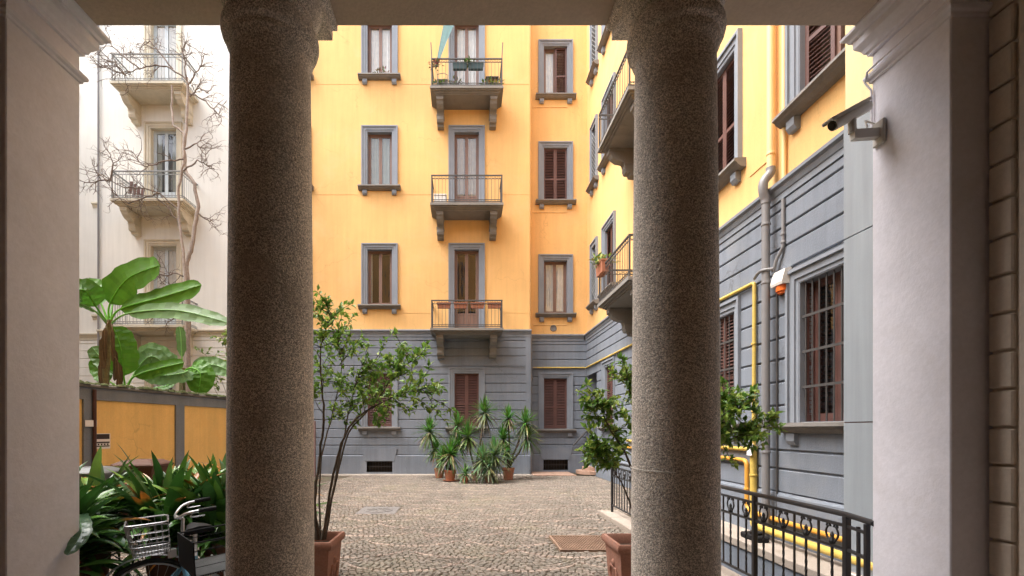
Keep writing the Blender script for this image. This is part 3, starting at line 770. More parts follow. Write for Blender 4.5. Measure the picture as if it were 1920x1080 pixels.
# piers and columns
def pier(name, x0, x1, label):
    t = thing(name, label, 'pier', ((x0 + x1) / 2, 3.0, 0), group='porch piers'); ox, oy = -(x0 + x1) / 2, -3.0
    y0, y1 = 2.742, 3.27
    mb = MB(); mb.bev(x0 + ox, x1 + ox, y0 + oy, y1 + oy, .013, 4.252, .006); mb.build('shaft', 'porch', t)
    MB().ring(x0 + ox, x1 + ox, y0 + oy, y1 + oy, [(.0, 4.055), (.012, 4.06), (.014, 4.075), (.03, 4.085), (.036, 4.10), (.03, 4.116), (.02, 4.12), (.0, 4.135)]).build('collar', 'porch', t)
    MB().ring(x0 + ox, x1 + ox, y0 + oy, y1 + oy, [(.0, 4.25), (.018, 4.252), (.02, 4.27), (.032, 4.275), (.042, 4.30), (.07, 4.335), (.072, 4.34), (.074, 4.385), (.09, 4.39), (.10, 4.41), (.122, 4.425), (.125, 4.443), (.12, 4.4445)]).build('capital', 'porch', t)
    MB().ring(x0 + ox, x1 + ox, y0 + oy, y1 + oy, [(.05, .0131), (.05, .22), (.03, .25), (.0, .27)]).build('base', 'granite', t)
    return t
pier('porch_pier', -3.19, -2.616, 'plastered porch pier with moulded capital beside the bicycle at the left edge')
pier('porch_pier', 2.78, 3.25, 'pale plastered porch pier carrying the security camera at the right')
def column(x, y, label):
    t = thing('stone_column', label, 'column', (x, y, 0), group='granite porch columns')
    prof = []
    for i in range(13):
        z = .40 + 3.54 * i / 12; k = i / 12; prof.append((.252 - .022 * k ** 1.8, z))
    MB().lathe(prof, 56).build('shaft', 'granite', t, smooth=40)
    MB().lathe([(.2295, 3.94), (.234, 3.965), (.25, 3.99), (.25, 4.025), (.258, 4.03), (.273, 4.045), (.281, 4.075), (.279, 4.105), (.266, 4.13), (.24, 4.14), (.2295, 4.141)], 56).build('astragal', 'granite', t, smooth=30)
    MB().lathe([(.2295, 4.14), (.2295, 4.205), (.245, 4.207), (.247, 4.225), (.262, 4.23), (.285, 4.26), (.298, 4.30), (.30, 4.3195)], 56).build('echinus', 'granite', t, smooth=30)
    MB().ring(-.295, .295, -.295, .295, [(0, 4.32), (0, 4.385), (.02, 4.40), (.026, 4.405), (.026, 4.4445)]).build('abacus', 'granite', t)
    MB().ring(-.34, .34, -.34, .34, [(0, .0125), (0, .15)]).build('plinth', 'granite', t)
    MB().lathe([(.335, .15), (.345, .20), (.325, .25), (.29, .27), (.28, .30), (.295, .32), (.29, .36), (.262, .375), (.252, .40)], 56).build('base', 'granite', t, smooth=30)
    return t
column(-1.18, 2.94, 'dark granite column left of the tree pot, with bicycle crate against it')
column(1.29, 2.94, 'granite column lit on its left side, standing before the leafy shrub')

# ================================================================== THINGS
# ------------------------------------------------------------------ pipes on the right wing
def elbow(pts, r=.08, n=5):
    """round the corners of a polyline"""
    pts = [Vector(p) for p in pts]; out = [pts[0]]
    for a, b, c in zip(pts, pts[1:], pts[2:]):
        u = (a - b); v = (c - b); k = min(r, u.length * .48, v.length * .48)
        p, q = b + u.normalized() * k, b + v.normalized() * k
        for i in range(n + 1):
            t = i / n; out.append((1 - t) ** 2 * p + 2 * t * (1 - t) * b + t * t * q)
    return out + [pts[-1]]
def pipe_thing(name, label, cat, runs, collars=()):
    """runs: list of (part name, points, radius, material, corner radius)"""
    base = Vector(runs[0][1][-1]); t = thing(name, label, cat, base)
    for pn, pts, r, mt, cr in runs:
        MB().tube([p - base for p in elbow(pts, cr)], r, 14).build(pn, mt, t, smooth=50)
    for c, r, mt, wall in collars:
        c = Vector(c) - base; mb = MB()
        mb.lathe([(r + .006, -.018), (r + .009, -.012), (r + .009, .012), (r + .006, .018)], 14, c)
        mb.build('collar', mt, t)
    return t
pipe_thing('downpipe', 'stout rain downpipe, yellow above the cornice and grey below, on the right wing', 'pipe', [
    ('lower_pipe', [(4.66, 7.41, 5.22), (4.66, 7.41, .02)], .058, 'pipe_grey', .1),
    ('upper_pipe', [(4.735, 7.41, TOP - .2), (4.735, 7.41, 5.72)], .055, 'yellow_pipe', .1),
    ('bend', [(4.735, 7.41, 5.74), (4.735, 7.41, 5.66), (4.615, 7.41, 5.52), (4.615, 7.41, 5.36), (4.66, 7.41, 5.24), (4.66, 7.41, 5.18)], .066, 'pipe_grey', .10)],
    [((4.66, 7.41, z), .058, 'pipe_grey', 0) for z in (1.35, 3.96, 4.86)] + [((4.735, 7.41, z), .055, 'yellow_pipe', 0) for z in (5.95, 8.3, 11.2, 14.1)])
pipe_thing('waste_pipe', 'thin pipe beside the downpipe, yellow on the upper wall and grey below', 'pipe', [
    ('lower_pipe', [(4.775, 7.18, 5.15), (4.775, 7.18, 4.42), (4.74, 7.29, 4.27), (4.72, 7.33, 4.10)], .026, 'pipe_grey', .06),
    ('upper_pipe', [(4.785, 7.18, TOP - .2), (4.785, 7.18, 5.45)], .03, 'yellow_pipe', .1)],
    [((4.775, 7.18, z), .027, 'pipe_grey', 0) for z in (4.62, 4.50)] + [((4.785, 7.18, 6.30), .03, 'yellow_pipe', 0)])
pipe_thing('gas_pipe', 'yellow gas pipe running along the wing at lintel height and down beside the downpipe', 'pipe', [
    ('thick_pipe', [(4.74, 7.86, 1.40), (4.74, 7.86, .19), (4.60, 7.60, .17), (4.60, 3.32, .15)], .052, 'gas', .12),
    ('riser', [(4.755, 18.80, 4.10), (4.755, 7.86, 4.10), (4.745, 7.86, 1.38)], .030, 'gas', .05),
    ('rear_run', [(2.62, 18.83, 4.12), (4.72, 18.83, 4.12)], .026, 'gas', .05),
    ('branch', [(4.755, 14.0, 1.37), (4.755, 7.90, 1.37)], .034, 'gas', .05)],
    [((4.74, 7.86, .95), .052, 'gas', 0), ((4.745, 7.86, 3.1), .03, 'gas', 0), ((4.745, 7.86, 2.0), .03, 'gas', 0), ((4.74, 7.86, 1.40), .054, 'gas', 0)])
pipe_thing('gas_pipe', 'orange gas pipe bending down in front of the wall left of the thick yellow one', 'pipe', [
    ('run', [(4.75, 14.0, 1.18), (4.75, 8.06, 1.18), (4.75, 8.06, .36), (4.72, 7.7, .34), (4.70, 3.32, .31)], .036, 'gas_orange', .12)],
    [((4.75, 8.06, .7), .036, 'gas_orange', 0)])
pipe_thing('pipe_arm', 'short grey pipe arm joining the downpipe to the top of the yellow gas pipe', 'pipe', [
    ('arm', [(4.70, 7.30, 4.14), (4.585, 7.40, 4.15), (4.60, 7.52, 4.14), (4.745, 7.84, 4.16)], .024, 'pipe_grey', .06)])
pipe_thing('cable_pipe', 'thin dark pipe tucked close behind the grey downpipe', 'pipe', [('run', [(4.78, 7.33, 4.0), (4.78, 7.33, .05)], .014, 'iron_grey', .05)])
pipe_thing('corner_pipe', 'painted rain pipe in the corner between rear facade and recessed bay', 'pipe', [
    ('upper_pipe', [(2.54, 18.62, TOP - .2), (2.54, 18.62, 5.50)], .05, 'yellow_pipe', .1),
    ('lower_pipe', [(2.56, 18.40, 5.3), (2.56, 18.40, .05)], .05, 'pipe_grey', .1)], [((2.54, 18.62, z), .05, 'yellow_pipe', 0) for z in (6.2, 9.6, 13.0)])
pipe_thing('corner_pipe', 'slim grey rain pipe on the cream facade near the left pier', 'pipe', [('run', [(-13.66, 17.93, TOP - .2), (-13.66, 17.93, .1)], .035, 'pipe_grey', .1)])
pipe_thing('conduit', 'grey painted conduit across the rear ground floor under the balcony', 'pipe', [('run', [(-2.40, 17.945, 4.07), (2.28, 17.945, 4.07)], .014, 'trim', .05)])
t = thing('gas_valve', 'small grey gas valve and meter fittings at the recess corner', 'valve', (2.75, 18.78, 3.95))
MB().tube([(-.1, 0, .2), (-.1, 0, -.25)], .03, 10).tube([(-.25, 0, .15), (.1, 0, .15)], .025, 10).build('pipe', 'pipe_grey', t)
MB().lathe([(.05, -.04), (.06, -.02), (.06, .03), (.04, .06)], 12, (-.1, -.01, .15)).build('valve_body', 'pipe_grey', t)
MB().lathe([(.03, -.3), (.05, -.28), (.05, -.2), (.03, -.17)], 12, (-.1, -.01, 0)).build('meter', 'cast', t)

# alarm siren
t = thing('alarm_siren', 'white wall alarm box with an orange lens beside the barred window', 'alarm', (XR - .03, 7.18, 3.72))
MB().prism([(-.0, .0), (-.06, .02), (-.155, .14), (-.11, .36), (-.0, .38)], 0, 1, 'x').m
sh = MB(); pr = [(0.0, .13), (-.125, .13), (-.135, .17), (-.085, .35), (0.0, .37)]
sh.prism([(x, z) for x, z in pr], -.135, .135, 'y'); sh.build('housing', 'white', t)
mb = MB(); vs = []; 
for i in range(9):
    a = math.pi * i / 8
    vs.append((-.0 - .115 * math.sin(a), -.12 * math.cos(a)))
mb.prism(vs, .045, .129, 'z'); mb.prism([(x * .8, y * .85) for x, y in vs], .01, .0449, 'z'); mb.build('lens', 'orange', t)
MB().box(-.0, .02, -.13, .13, .0, .36).build('back_plate', 'white', t)

# white tag on the gas pipe
tag(MB().obox((0, 0, .08), (.004, 0, .01), (0, .07, .0), (.01, 0, .085)).build('paper_tag', 'paper', None, (4.67, 7.84, 1.29)), 'white paper tag tied to the yellow gas pipe', 'tag')
# black fitting on the ledge, water hose
tag(MB().bev(-.1, .1, -.22, .22, 0, .09, .02).bev(-.07, .07, -.12, .05, .09, .14, .02).build('floor_trap', 'black', None, (4.42, 7.3, .021)), 'black plastic drain fitting lying on the stone ledge', 'fitting')
tag(MB().tube([(4.43 + .05 * math.sin(i * .9), 5.6 - i * .22, .035 + (.03 if i == 3 else 0)) for i in range(11)], .012, 8).build('hose', 'white', None), 'thin white hose lying on the ledge beside the yellow pipes', 'hose')

# ------------------------------------------------------------------ wrought-iron railing along the light well
RX = 2.87
rl = thing('iron_railing', 'black wrought iron railing with scrolls guarding the sunken light well', 'railing', (RX, 6.4, .10))
Y0, Y1 = 3.60 - 6.4, 9.30 - 6.4
Z = lambda z: z - .10
MB().tube([(0, Y1, Z(1.06)), (0, Y0, Z(1.06)), (-.07, Y0 - .30, Z(1.06)), (-.085, Y0 - .345, Z(1.06))], .021, 10).build('top_rail', 'iron', rl, smooth=40)
for z, nm in ((.975, 'upper_rail'), (.80, 'middle_rail'), (.235, 'bottom_rail')):
    MB().box(-.011, .011, Y0, Y1, Z(z) - .011, Z(z) + .011).build(nm, 'iron', rl)
for z in (.975, .80): MB().obox((-.03, Y0 - .13, Z(z)), (.011, -.0025, 0), (-.03, -.125, 0), (0, 0, .010)).build('end_rail', 'iron', rl)
def twist_bar(h):
    mb = MB(); vs = []; fs = []; n = 22
    for i in range(n + 1):
        z = h * i / n; k = max(0, min(1, (z / h - .15) / .7)); a = k * math.pi * 3.0
        for q in range(4): b = a + math.pi / 4 + q * math.pi / 2; vs.append((.0105 * math.cos(b), .0105 * math.sin(b), z))
    for i in range(n):
        for q in range(4): fs.append((i * 4 + q, i * 4 + (q + 1) % 4, i * 4 + 4 + (q + 1) % 4, i * 4 + 4 + q))
    return mb.add(vs, fs)
plain = MB().box(-.007, .007, -.007, .007, 0, .74).mesh('bar', 'iron')
twm = twist_bar(.56).lathe([(.004, .56), (.02, .575), (.026, .60), (.012, .63), (.016, .645), (.003, .67)], 8).mesh('bar', 'iron')
def scroll_mesh():
    mb = MB()
    for s_ in (-1, 1):
        pts = []
        for i in range(13):
            a = i / 12
            pts.append((0, s_ * (.012 + .05 * math.sin(a * 2.6)), .01 + .13 * a))
        for i in range(8):
            b = i / 7 * 4.2; r_ = .026 * (1 - i / 9)
            pts.append((0, s_ * (.038 - r_ * math.cos(b) + .004), .14 + r_ * math.sin(b)))
        mb.tube(pts, .008, 5)
    return mb.mesh('scroll', 'iron')
scm = scroll_mesh()
post = MB().bev(-.021, .021, -.021, .021, -.02, Z(1.05), .004).mesh('post', 'iron')
n = 40; pitch = (Y1 - Y0) / n
for i in range(n + 1):
    y = Y0 + pitch * i
    if i % 8 == 0: put('post', post, rl, (0, y, 0))
    elif i % 2: put('bar', twm, rl, (0, y, Z(.235))); put('scroll', scm, rl, (0, y, Z(.805)))
    else: put('bar', plain, rl, (0, y, Z(.235)))
sp = MB().box(-.009, .009, -.009, .009, 0, .9).mesh('bar', 'iron')
put('bar', sp, rl, (-.035, Y0 - .15, Z(.10))); put('post', MB().bev(-.015, .015, -.015, .015, 0, .94, .003).mesh('post', 'iron'), rl, (-.066, Y0 - .26, Z(.10)))

# handrail and rounded steps at the corner doorway
t = thing('handrail', 'dark sloping handrail rising to the corner doorway', 'handrail', (4.3, 18.72, .2))
MB().tube([(-.05, 0, .86), (.45, -.0, 1.40), (.52, 0, 1.42)], .035, 8).build('rail', 'iron_grey', t)
for x, z in ((.0, .9), (.42, 1.36)): MB().tube([(x, .0, z), (x, .12, z - .03)], .012, 6).build('bracket', 'iron_grey', t)
t = thing('doorstep', 'two rounded pinkish stone steps before the corner doorway', 'step', (4.72, 18.05, 0))
for r_, z0, z1 in ((.62, .041, .16), (.34, .16, .30)):
    pts = [(.10, -r_)] + [(-r_ * .8 * math.sin(math.pi * i / 10), -r_ * math.cos(math.pi * i / 10)) for i in range(11)] + [(.10, r_)]
    MB().prism(pts, z0, z1, 'z').build('step', 'pink_stone', t)

# ------------------------------------------------------------------ garden wall at the left
ang = math.atan2(GWD.y, GWD.x)
gw = thing('garden_wall', 'low garden wall of yellow panels in a grey frame with mossy coping', 'wall', GW0, ang)
X0, X1 = -4.5, 6.7
MB().box(X0, X1, .05, .32, 0, 2.36).build('core', 'grey', gw)
MB().box(X0, X1, .0, .3, 2.19, 2.385).build('top_band', 'grey', gw)
MB().box(X0, X1, .0, .06, 0.0, .36).build('bottom_band', 'grey', gw)
MB().bev(X0, X1, -.05, .40, 2.39, 2.44, .01).build('coping', 'stone_trim', gw)
xs = [.262 - 1.9 * k for k in (2, 1, 0)] + [.262 + 1.9 * k for k in (1, 2, 3)]
for x in xs:
    a, b = max(x, X0), min(x + 1.68, X1)
    MB().bev(a, b, .028, .10, .36, 2.19, .006).build('panel', 'yellow_panel', gw)
    MB().box(b, min(b + .22, X1), -.004, .06, .36, 2.19).build('pilaster', 'grey', gw)
mb = MB(); rr = random.Random(3)
x = X0
while x < X1:
    w = rr.uniform(.03, .09); h_ = rr.uniform(.015, .06); yy = rr.uniform(-.05, .33)
    mb.lathe([(w, 0), (w * .8, h_ * .6), (w * .3, h_)], 7, (x, yy, 2.438)); x += rr.uniform(.006, .018)
o = mb.build('moss', 'moss', gw, smooth=80); o['kind'] = 'stuff'
def onwall(x, z, y=-.005):
    m = Matrix.Rotation(ang, 4, 'Z'); v = m @ Vector((x, y, z)); return GW0 + v
t = thing('notice', 'small dark printed notice with white blocks pasted on the yellow garden wall', 'notice', onwall(.40, 1.37, .026), ang)
MB().box(-.13, .13, -.004, 0, 0, .26).build('sheet', 'paper', t)
mb = MB(); mb.box(-.115, .115, -.0065, -.0045, .165, .25); mb.box(-.115, .115, -.0065, -.0045, .035, .055); mb.box(-.115, .115, -.0065, -.0045, .095, .12)
for i in range(4): mb.box(-.10 + i * .055, -.07 + i * .055, -.0065, -.0045, .062, .088)
mb.build('print', 'ink', t)
tag(MB().box(-.10, .10, -.012, -.006, 0, .105).build('paper_sign', 'paper', None, onwall(.135, 1.745, -.03)), 'blank white paper sign taped across the brown pipe', 'sign').rotation_euler = (0, 0, ang)
tag(MB().tube([(0, 0, 2.36), (0, 0, 0.01)], .028, 10).build('drain_pipe', 'brown_metal', None, onwall(.20, 0, -.034)), 'dark brown drain pipe on the garden wall pilaster', 'pipe')
# wooden gate between garden wall and rear facade
t = thing('gate', 'mauve brown gate leaf by the rear facade behind the left column', 'gate', (-5.35, 17.1, 0))
for i in range(3): MB().bev(-.58 + i * .2, -.385 + i * .2, -.03, .03, .03, 1.95, .006).build('board', 'gate', t)
MB().box(-.6, .02, .03, .06, .3, .42).build('rail', 'gate', t); MB().box(-.6, .02, .03, .06, 1.5, 1.62).build('rail', 'gate', t); MB().box(-.02, .06, -.05, .05, 0, 2.0).build('post', 'gate', t)

# bins
def bin_(x, y, rz, mt, label, h=1.16, w=.5):
    t = thing('waste_bin', label, 'bin', (x, y, 0.003), rz)
    mb = MB(); a, b = w * .40, w * .5
    mb.add([(-a, -a, .06), (a, -a, .06), (a, a, .06), (-a, a, .06), (-b, -b, h - .1), (b, -b, h - .1), (b, b, h - .1), (-b, b, h - .1)], [(3, 2, 1, 0), (0, 1, 5, 4), (1, 2, 6, 5), (2, 3, 7, 6), (3, 0, 4, 7), (4, 5, 6, 7)]); mb.build('body', mt, t)
    MB().ring(-b, b, -b, b, [(.02, h - .12), (.03, h - .09), (.03, h - .07), (.01, h - .05), (-.08, h), (-.2, h + .01)]).build('lid', mt, t)
    for sx in (-1, 1): MB().tube([(sx * b - sx * .03, b - .02, .10), (sx * b + sx * .03, b - .02, .10)], .095, 14).build('wheel', 'rubber', t)
    MB().tube([(-b + .05, b + .02, h - .1), (-b + .05, b + .09, h - .06), (b - .05, b + .09, h - .06), (b - .05, b + .02, h - .1)], .015, 6).build('handle', mt, t)
bin_(-5.28, 6.85, R(10), 'bin_grey', 'grey wheeled bin behind the broad-leaved plants at the left pier')
bin_(-5.05, 7.55, R(5), 'bin_brown', 'brown wheeled bin standing against the garden wall', 1.22, .56)

# ------------------------------------------------------------------ manhole and grate
t = thing('manhole_cover', 'grey cast manhole cover in the cobbles left of centre', 'manhole cover', (-1.78, 10.02, .004))
MB().bev(-.40, .40, -.44, .44, -.05, .012, .006).build('frame', 'cast', t)
mb = MB().lathe([(.30, .0125), (.30, .02), (.285, .026)], 28); mb.build('lid', 'cast', t)
mb = MB()
for k in range(8): a = k * math.pi / 4; mb.obox((.15 * math.cos(a), .15 * math.sin(a), .030), (.09 * math.cos(a), .09 * math.sin(a), 0), (-.02 * math.sin(a), .02 * math.cos(a), 0), (0, 0, .004))
o = mb.build('ribs', 'stone_trim', t); o['kind'] = 'stuff'
t = thing('floor_grate', 'rust brown metal grate set in the cobbles beside the right terracotta planter', 'grate', (1.80, 7.08, .004))
MB().box(-.46, .46, -.44, .44, -.02, .006).build('tray', 'rust', t)
mb = MB()
for a, b, c, d in ((-.47, .47, -.45, -.42), (-.47, .47, .42, .45), (-.47, -.44, -.42, .42), (.44, .47, -.42, .42)): mb.box(a, b, c, d, -.03, .034)
mb.build('frame', 'rust', t)
mb = MB()
for i in range(-22, 45):
    for sg in (1, -1):
        xa = -.44 + i * .04; p0 = [xa, -.42]; p1 = [xa + .42, .42]
        if sg < 0: p0[1], p1[1] = .42, -.42
        for p, q in ((p0, p1), (p1, p0)):
            if p[0] < -.44: f_ = (-.44 - p[0]) / (q[0] - p[0]); p[1] += (q[1] - p[1]) * f_; p[0] = -.44
            if p[0] > .44: f_ = (.44 - p[0]) / (q[0] - p[0]) if q[0] != p[0] else 0; p[1] += (q[1] - p[1]) * f_; p[0] = .44
        if p1[0] - p0[0] < .02: continue
        c = Vector(((p0[0] + p1[0]) / 2, (p0[1] + p1[1]) / 2, .024 + sg * .003)); d = Vector((p1[0] - p0[0], p1[1] - p0[1], 0))
        u = d.normalized(); mb.obox(c, d / 2, Vector((-u.y, u.x, 0)) * .005, (0, 0, .004))
o = mb.build('mesh', 'rust', t); o['kind'] = 'stuff'

# ------------------------------------------------------------------ plants
def leaf6(mb, p, d, up, L_, w, col, fold=.25, droop=.15):
    """small folded leaf of four triangles"""
    d = Vector(d).normalized(); s = d.cross(Vector(up)); s = s.normalized() if s.length > .01 else Vector((1, 0, 0)); n = s.cross(d)
    m = p + d * L_ * .45; tip = p + d * L_ - n * L_ * droop
    l, r = m + s * w / 2 + n * w * fold, m - s * w / 2 + n * w * fold
    mb.add([p, l, tip, r, m], [(0, 4, 1), (4, 2, 1), (0, 3, 4), (4, 3, 2)], 0, col)
def rvec(rn): 
    while True:
        v = Vector((rn.uniform(-1, 1), rn.uniform(-1, 1), rn.uniform(-1, 1)))
        if .05 < v.length < 1: return v.normalized()
def shrub(name, label, base, stems, seed, leafL, greens, twigs, per, spread, dens_top=1.):
    """stems: polylines (world) with base radius; twigs grow from their upper parts, leaves cluster round twigs"""
    rn = random.Random(seed); base = Vector(base)
    t = thing(name, label, 'tree', base)
    tr = MB(); tw = MB(); cr = MB()
    for pts, r0, f0 in stems:
        pts = [Vector(p) - base for p in pts]; sm = []
        for i in range(len(pts) - 1):     # catmull-rom
            p0, p1, p2, p3 = pts[max(i - 1, 0)], pts[i], pts[i + 1], pts[min(i + 2, len(pts) - 1)]
            for k in range(5):
                u = k / 5; sm.append(.5 * ((2 * p1) + (p2 - p0) * u + (2 * p0 - 5 * p1 + 4 * p2 - p3) * u * u + (3 * p1 - p0 - 3 * p2 + p3) * u ** 3))
        sm.append(pts[-1]); N = len(sm)
        sm = [p + rvec(rn) * .006 for p in sm]
        tr.tube(sm, [r0 * .82 * (1 - .8 * i / N) for i in range(N)], 7)
        for j in range(twigs):
            k = min(N - 1, int(N * (f0 + (1 - f0) * rn.random() ** .8)))
            p = sm[k]; tn = (sm[min(k + 1, N - 1)] - sm[k - 1]).normalized()
            d = (tn * .5 + rvec(rn) * .9 + Vector((0, 0, .25))).normalized(); L_ = spread * rn.uniform(.4, 1.)
            q = [p]; 
            for s_ in range(4): d = (d + rvec(rn) * .35 + Vector((0, 0, .03))).normalized(); q.append(q[-1] + d * L_ / 4)
            tw.tube(q, [.005, .004, .0035, .003, .002], 4)
            for m_ in range(per):
                a = rn.random() ** .6; i_ = min(3, int(a * 4)); pp = q[i_].lerp(q[i_ + 1], a * 4 - i_)
                dd = (rvec(rn) + d * .6 + Vector((0, 0, -.1))).normalized()
                up = (Vector((0, 0, 1)) + rvec(rn) * .7)
                g = rn.choice(greens); kk = rn.uniform(.75, 1.25)
                leaf6(cr, pp + rvec(rn) * .02, dd, up, leafL * rn.uniform(.6, 1.15), leafL * rn.uniform(.42, .58), tuple(c * kk for c in g), .2, rn.uniform(0, .3))
    tr.build('trunk', 'bark', t, smooth=60); b = tw.build('twigs', 'bark', t, smooth=60); b['kind'] = 'stuff'
    c = cr.build('crown', 'leaf', t); c['kind'] = 'stuff'
    return t
GREENS = [(.14, .29, .045), (.18, .33, .05), (.11, .23, .04), (.26, .40, .07), (.15, .30, .05), (.34, .46, .09)]
D1 = 4.74
q = lambda a, dd=0: P(a[0], a[1], D1 + dd)
shrub('camellia_tree', 'multi-stemmed leafy tree rising from the planter behind the left column', (P(600, 1012, D1).x, D1, .60), [
    ([q((598, 1012)), q((590, 940), -.02), q((600, 850), .05), q((607, 775), .05), q((601, 700), .08), q((604, 640), .05), q((622, 590))], .022, .42),
    ([q((606, 1012)), q((622, 905), -.1), q((640, 832), -.15), q((668, 785), -.2), q((715, 755), -.2), q((765, 735), -.15), q((800, 738), -.1)], .018, .5),
    ([q((610, 1012), .05), q((632, 880), .2), q((650, 795), .3), q((668, 715), .35), q((692, 690), .4)], .016, .45),
    ([q((604, 1012), .03), q((630, 900), .1), q((655, 810), .15), q((700, 760), .2), q((738, 705), .25), q((775, 675), .2)], .015, .5),
    ([q((594, 1012), .08), q((575, 860), .2), q((555, 740), .3), q((540, 640), .3)], .016, .45),
    ([q((590, 1012), -.04), q((560, 880), -.2), q((515, 780), -.3), q((470, 720), -.35)], .015, .5),
    ([q((602, 1012), .1), q((600, 880), .3), q((625, 770), .5), q((640, 690), .55), q((632, 640), .5)], .014, .5)],
    21, .076, GREENS, 25, 18, .42)
D2 = 4.62
q = lambda a, dd=0: P(a[0], a[1], D2 + dd)
GR2 = [(.10, .22, .035), (.13, .26, .04), (.08, .175, .03), (.27, .39, .07), (.18, .31, .05), (.38, .47, .10)]
shrub('camellia_tree', 'dense glossy shrub in the planter behind the right column', (P(1200, 1014, D2).x, D2, .60), [
    ([q((1200, 1012)), q((1195, 920)), q((1172, 850), -.05), q((1142, 800), -.1), q((1125, 760), -.1)], .02, .5),
    ([q((1210, 1012)), q((1225, 900), .1), q((1205, 800), .1), q((1180, 735), .1), q((1175, 712))], .018, .4),
    ([q((1215, 1012)), q((1260, 900)), q((1300, 830)), q((1350, 790)), q((1385, 770))], .018, .5),
    ([q((1212, 1012), .06), q((1270, 910), .15), q((1330, 850), .1), q((1390, 815), 0), q((1430, 800), -.05)], .016, .5),
    ([q((1205, 1012), .05), q((1180, 940), .0), q((1150, 880), -.05), q((1115, 845), -.05)], .014, .6),
    ([q((1208, 1012), -.05), q((1240, 880), -.15), q((1270, 790), -.2), q((1290, 740), -.2)], .016, .4),
    ([q((1218, 1012), .1), q((1290, 880), .2), q((1345, 800), .15), q((1365, 755), .15)], .016, .55)],
    33, .086, GR2, 27, 16, .30)

# square terracotta planters
def planter(x0, x1, y0, y1, label, side):
    t = thing('terracotta_planter', label, 'planter', ((x0 + x1) / 2, (y0 + y1) / 2, .018), group='terracotta planters behind the columns')
    a, b = (x1 - x0) / 2, (y1 - y0) / 2
    MB().ring(-a, a, -b, b, [(-.07, 0), (-.035, .50), (-.033, .54), (-.03, .545), (-.008, .552), (.0, .575), (.0, .60), (-.012, .622), (-.035, .625), (-.05, .60), (-.06, .52)]).build('body', 'terracotta_old', t, smooth=30)
    MB().box(-a + .055, a - .055, -b + .055, b - .055, .50, .53).build('soil', 'soil', t)
    mb = MB(); s_ = side; xo = s_ * (a - .05)
    for k in (-1, 1):
        mb.tube([(xo - .0 + s_ * (.012 * (z_ - .15) / .3), k * yy, z_) for yy, z_ in ((.0, .16), (.07, .20), (.11, .29), (.08, .36), (.03, .35), (.04, .30))], [.016, .018, .017, .014, .012, .008], 7)
    mb.lathe([(.02, .36), (.045, .38), (.05, .41), (.03, .44), (.01, .45)], 10, (xo - s_ * .018, 0, 0)); mb.tube([(xo, 0, .36), (xo - s_ * .012, 0, .16), (xo - s_ * .015, 0, .10)], [.02, .016, .006], 7)
    mb.build('relief', 'terracotta_old', t, smooth=60)
planter(-1.80, -1.235, 4.46, 5.0, 'square terracotta planter at the foot of the multi-stemmed tree by the left column', 1)
planter(1.40, 1.965, 4.36, 4.9, 'square terracotta planter with relief under the dense shrub by the right column', -1)

# sword-leaved yuccas by the rear facade
def pot(x, y, r, h, label, mt='terracotta', saucer=False):
    t = thing('flower_pot', label, 'pot', (x, y, .022), group='terracotta pots by the rear facade')
    MB().lathe([(r * .68, 0), (r * .93, h - .07), (r * .93, h - .065), (r, h - .06), (r * 1.01, h - .005), (r * .97, h), (r * .88, h - .005), (r * .85, h - .05)], 22).build('body', mt, t, smooth=40)
    MB().lathe([(r * .86, h - .055), (r * .5, h - .045)], 16).build('soil', 'soil', t)
    if saucer: MB().lathe([(r * .9, -.002), (r * 1.2, .018), (r * 1.24, .03), (r * 1.1, .022)], 22).build('saucer', mt, t)
def yucca(base, heads, label, seed, leafL=.5, n=64, trunk=.034, wid=.052, pale=0.):
    rn = random.Random(seed); base = Vector(base); t = thing('yucca', label, 'plant', base, group='potted yuccas by the rear facade')
    for hx, hz, hy, k in heads:
        h = Vector((hx, hy, hz))
        if h.length > .25:
            mid = h * .5 + Vector((rn.uniform(-.04, .04), 0, rn.uniform(-.03, .03)))
            MB().tube([(0, 0, 0), mid * .5 + Vector((0, 0, mid.z * .1)), mid, h * .8, h], [trunk, trunk, trunk * .9, trunk * .85, trunk * .7], 8).build('trunk', 'bark', t, smooth=60)
        mb = MB()
        for i in range(int(n * k * 1.9)):
            f = i / (n * k * 1.9); el = R(86 - 150 * f ** 1.1 + rn.uniform(-10, 10)); a = rn.uniform(0, 2 * math.pi)
            d = Vector((math.cos(a) * math.cos(el), math.sin(a) * math.cos(el), math.sin(el)))
            L_ = 1.12 * leafL * math.sqrt(k) * rn.uniform(.75, 1.1); p = h + Vector((0, 0, -.10 * f * k)); s_ = d.cross(Vector((0, 0, 1)))
            s_ = s_.normalized() if s_.length > .05 else Vector((1, 0, 0))
            c0 = (.085, .21, .036) if f < .55 else ((.13, .21, .08) if rn.random() < .6 else (.26, .28, .15))
            c0 = tuple(c * (1 - pale) + pc * pale for c, pc in zip(c0, (.19, .25, .15)))
            c0 = tuple(c * rn.uniform(.7, 1.35) for c in c0); w = wid * rn.uniform(.8, 1.1); droop = .05 + .35 * f
            pts = []
            for m_ in range(4):
                u = m_ / 3; pp = p + d * L_ * u - Vector((0, 0, droop * L_ * u * u)); ww = w * (.6, 1, .7, .05)[m_] / 2
                pts += [pp + s_ * ww, pp + Vector((0, 0, -w * .15)), pp - s_ * ww]
            fs = []
            for m_ in range(3):
                b = m_ * 3; fs += [(b, b + 1, b + 4, b + 3), (b + 1, b + 2, b + 5, b + 4)]
            mb.add(pts, fs, 0, c0)
        o = mb.build('rosette', 'leaf', t); o['kind'] = 'stuff'
def gp(px, py): d = (CH - .02) * FPX / (py - VY); return (px - VX) * d / FPX, d
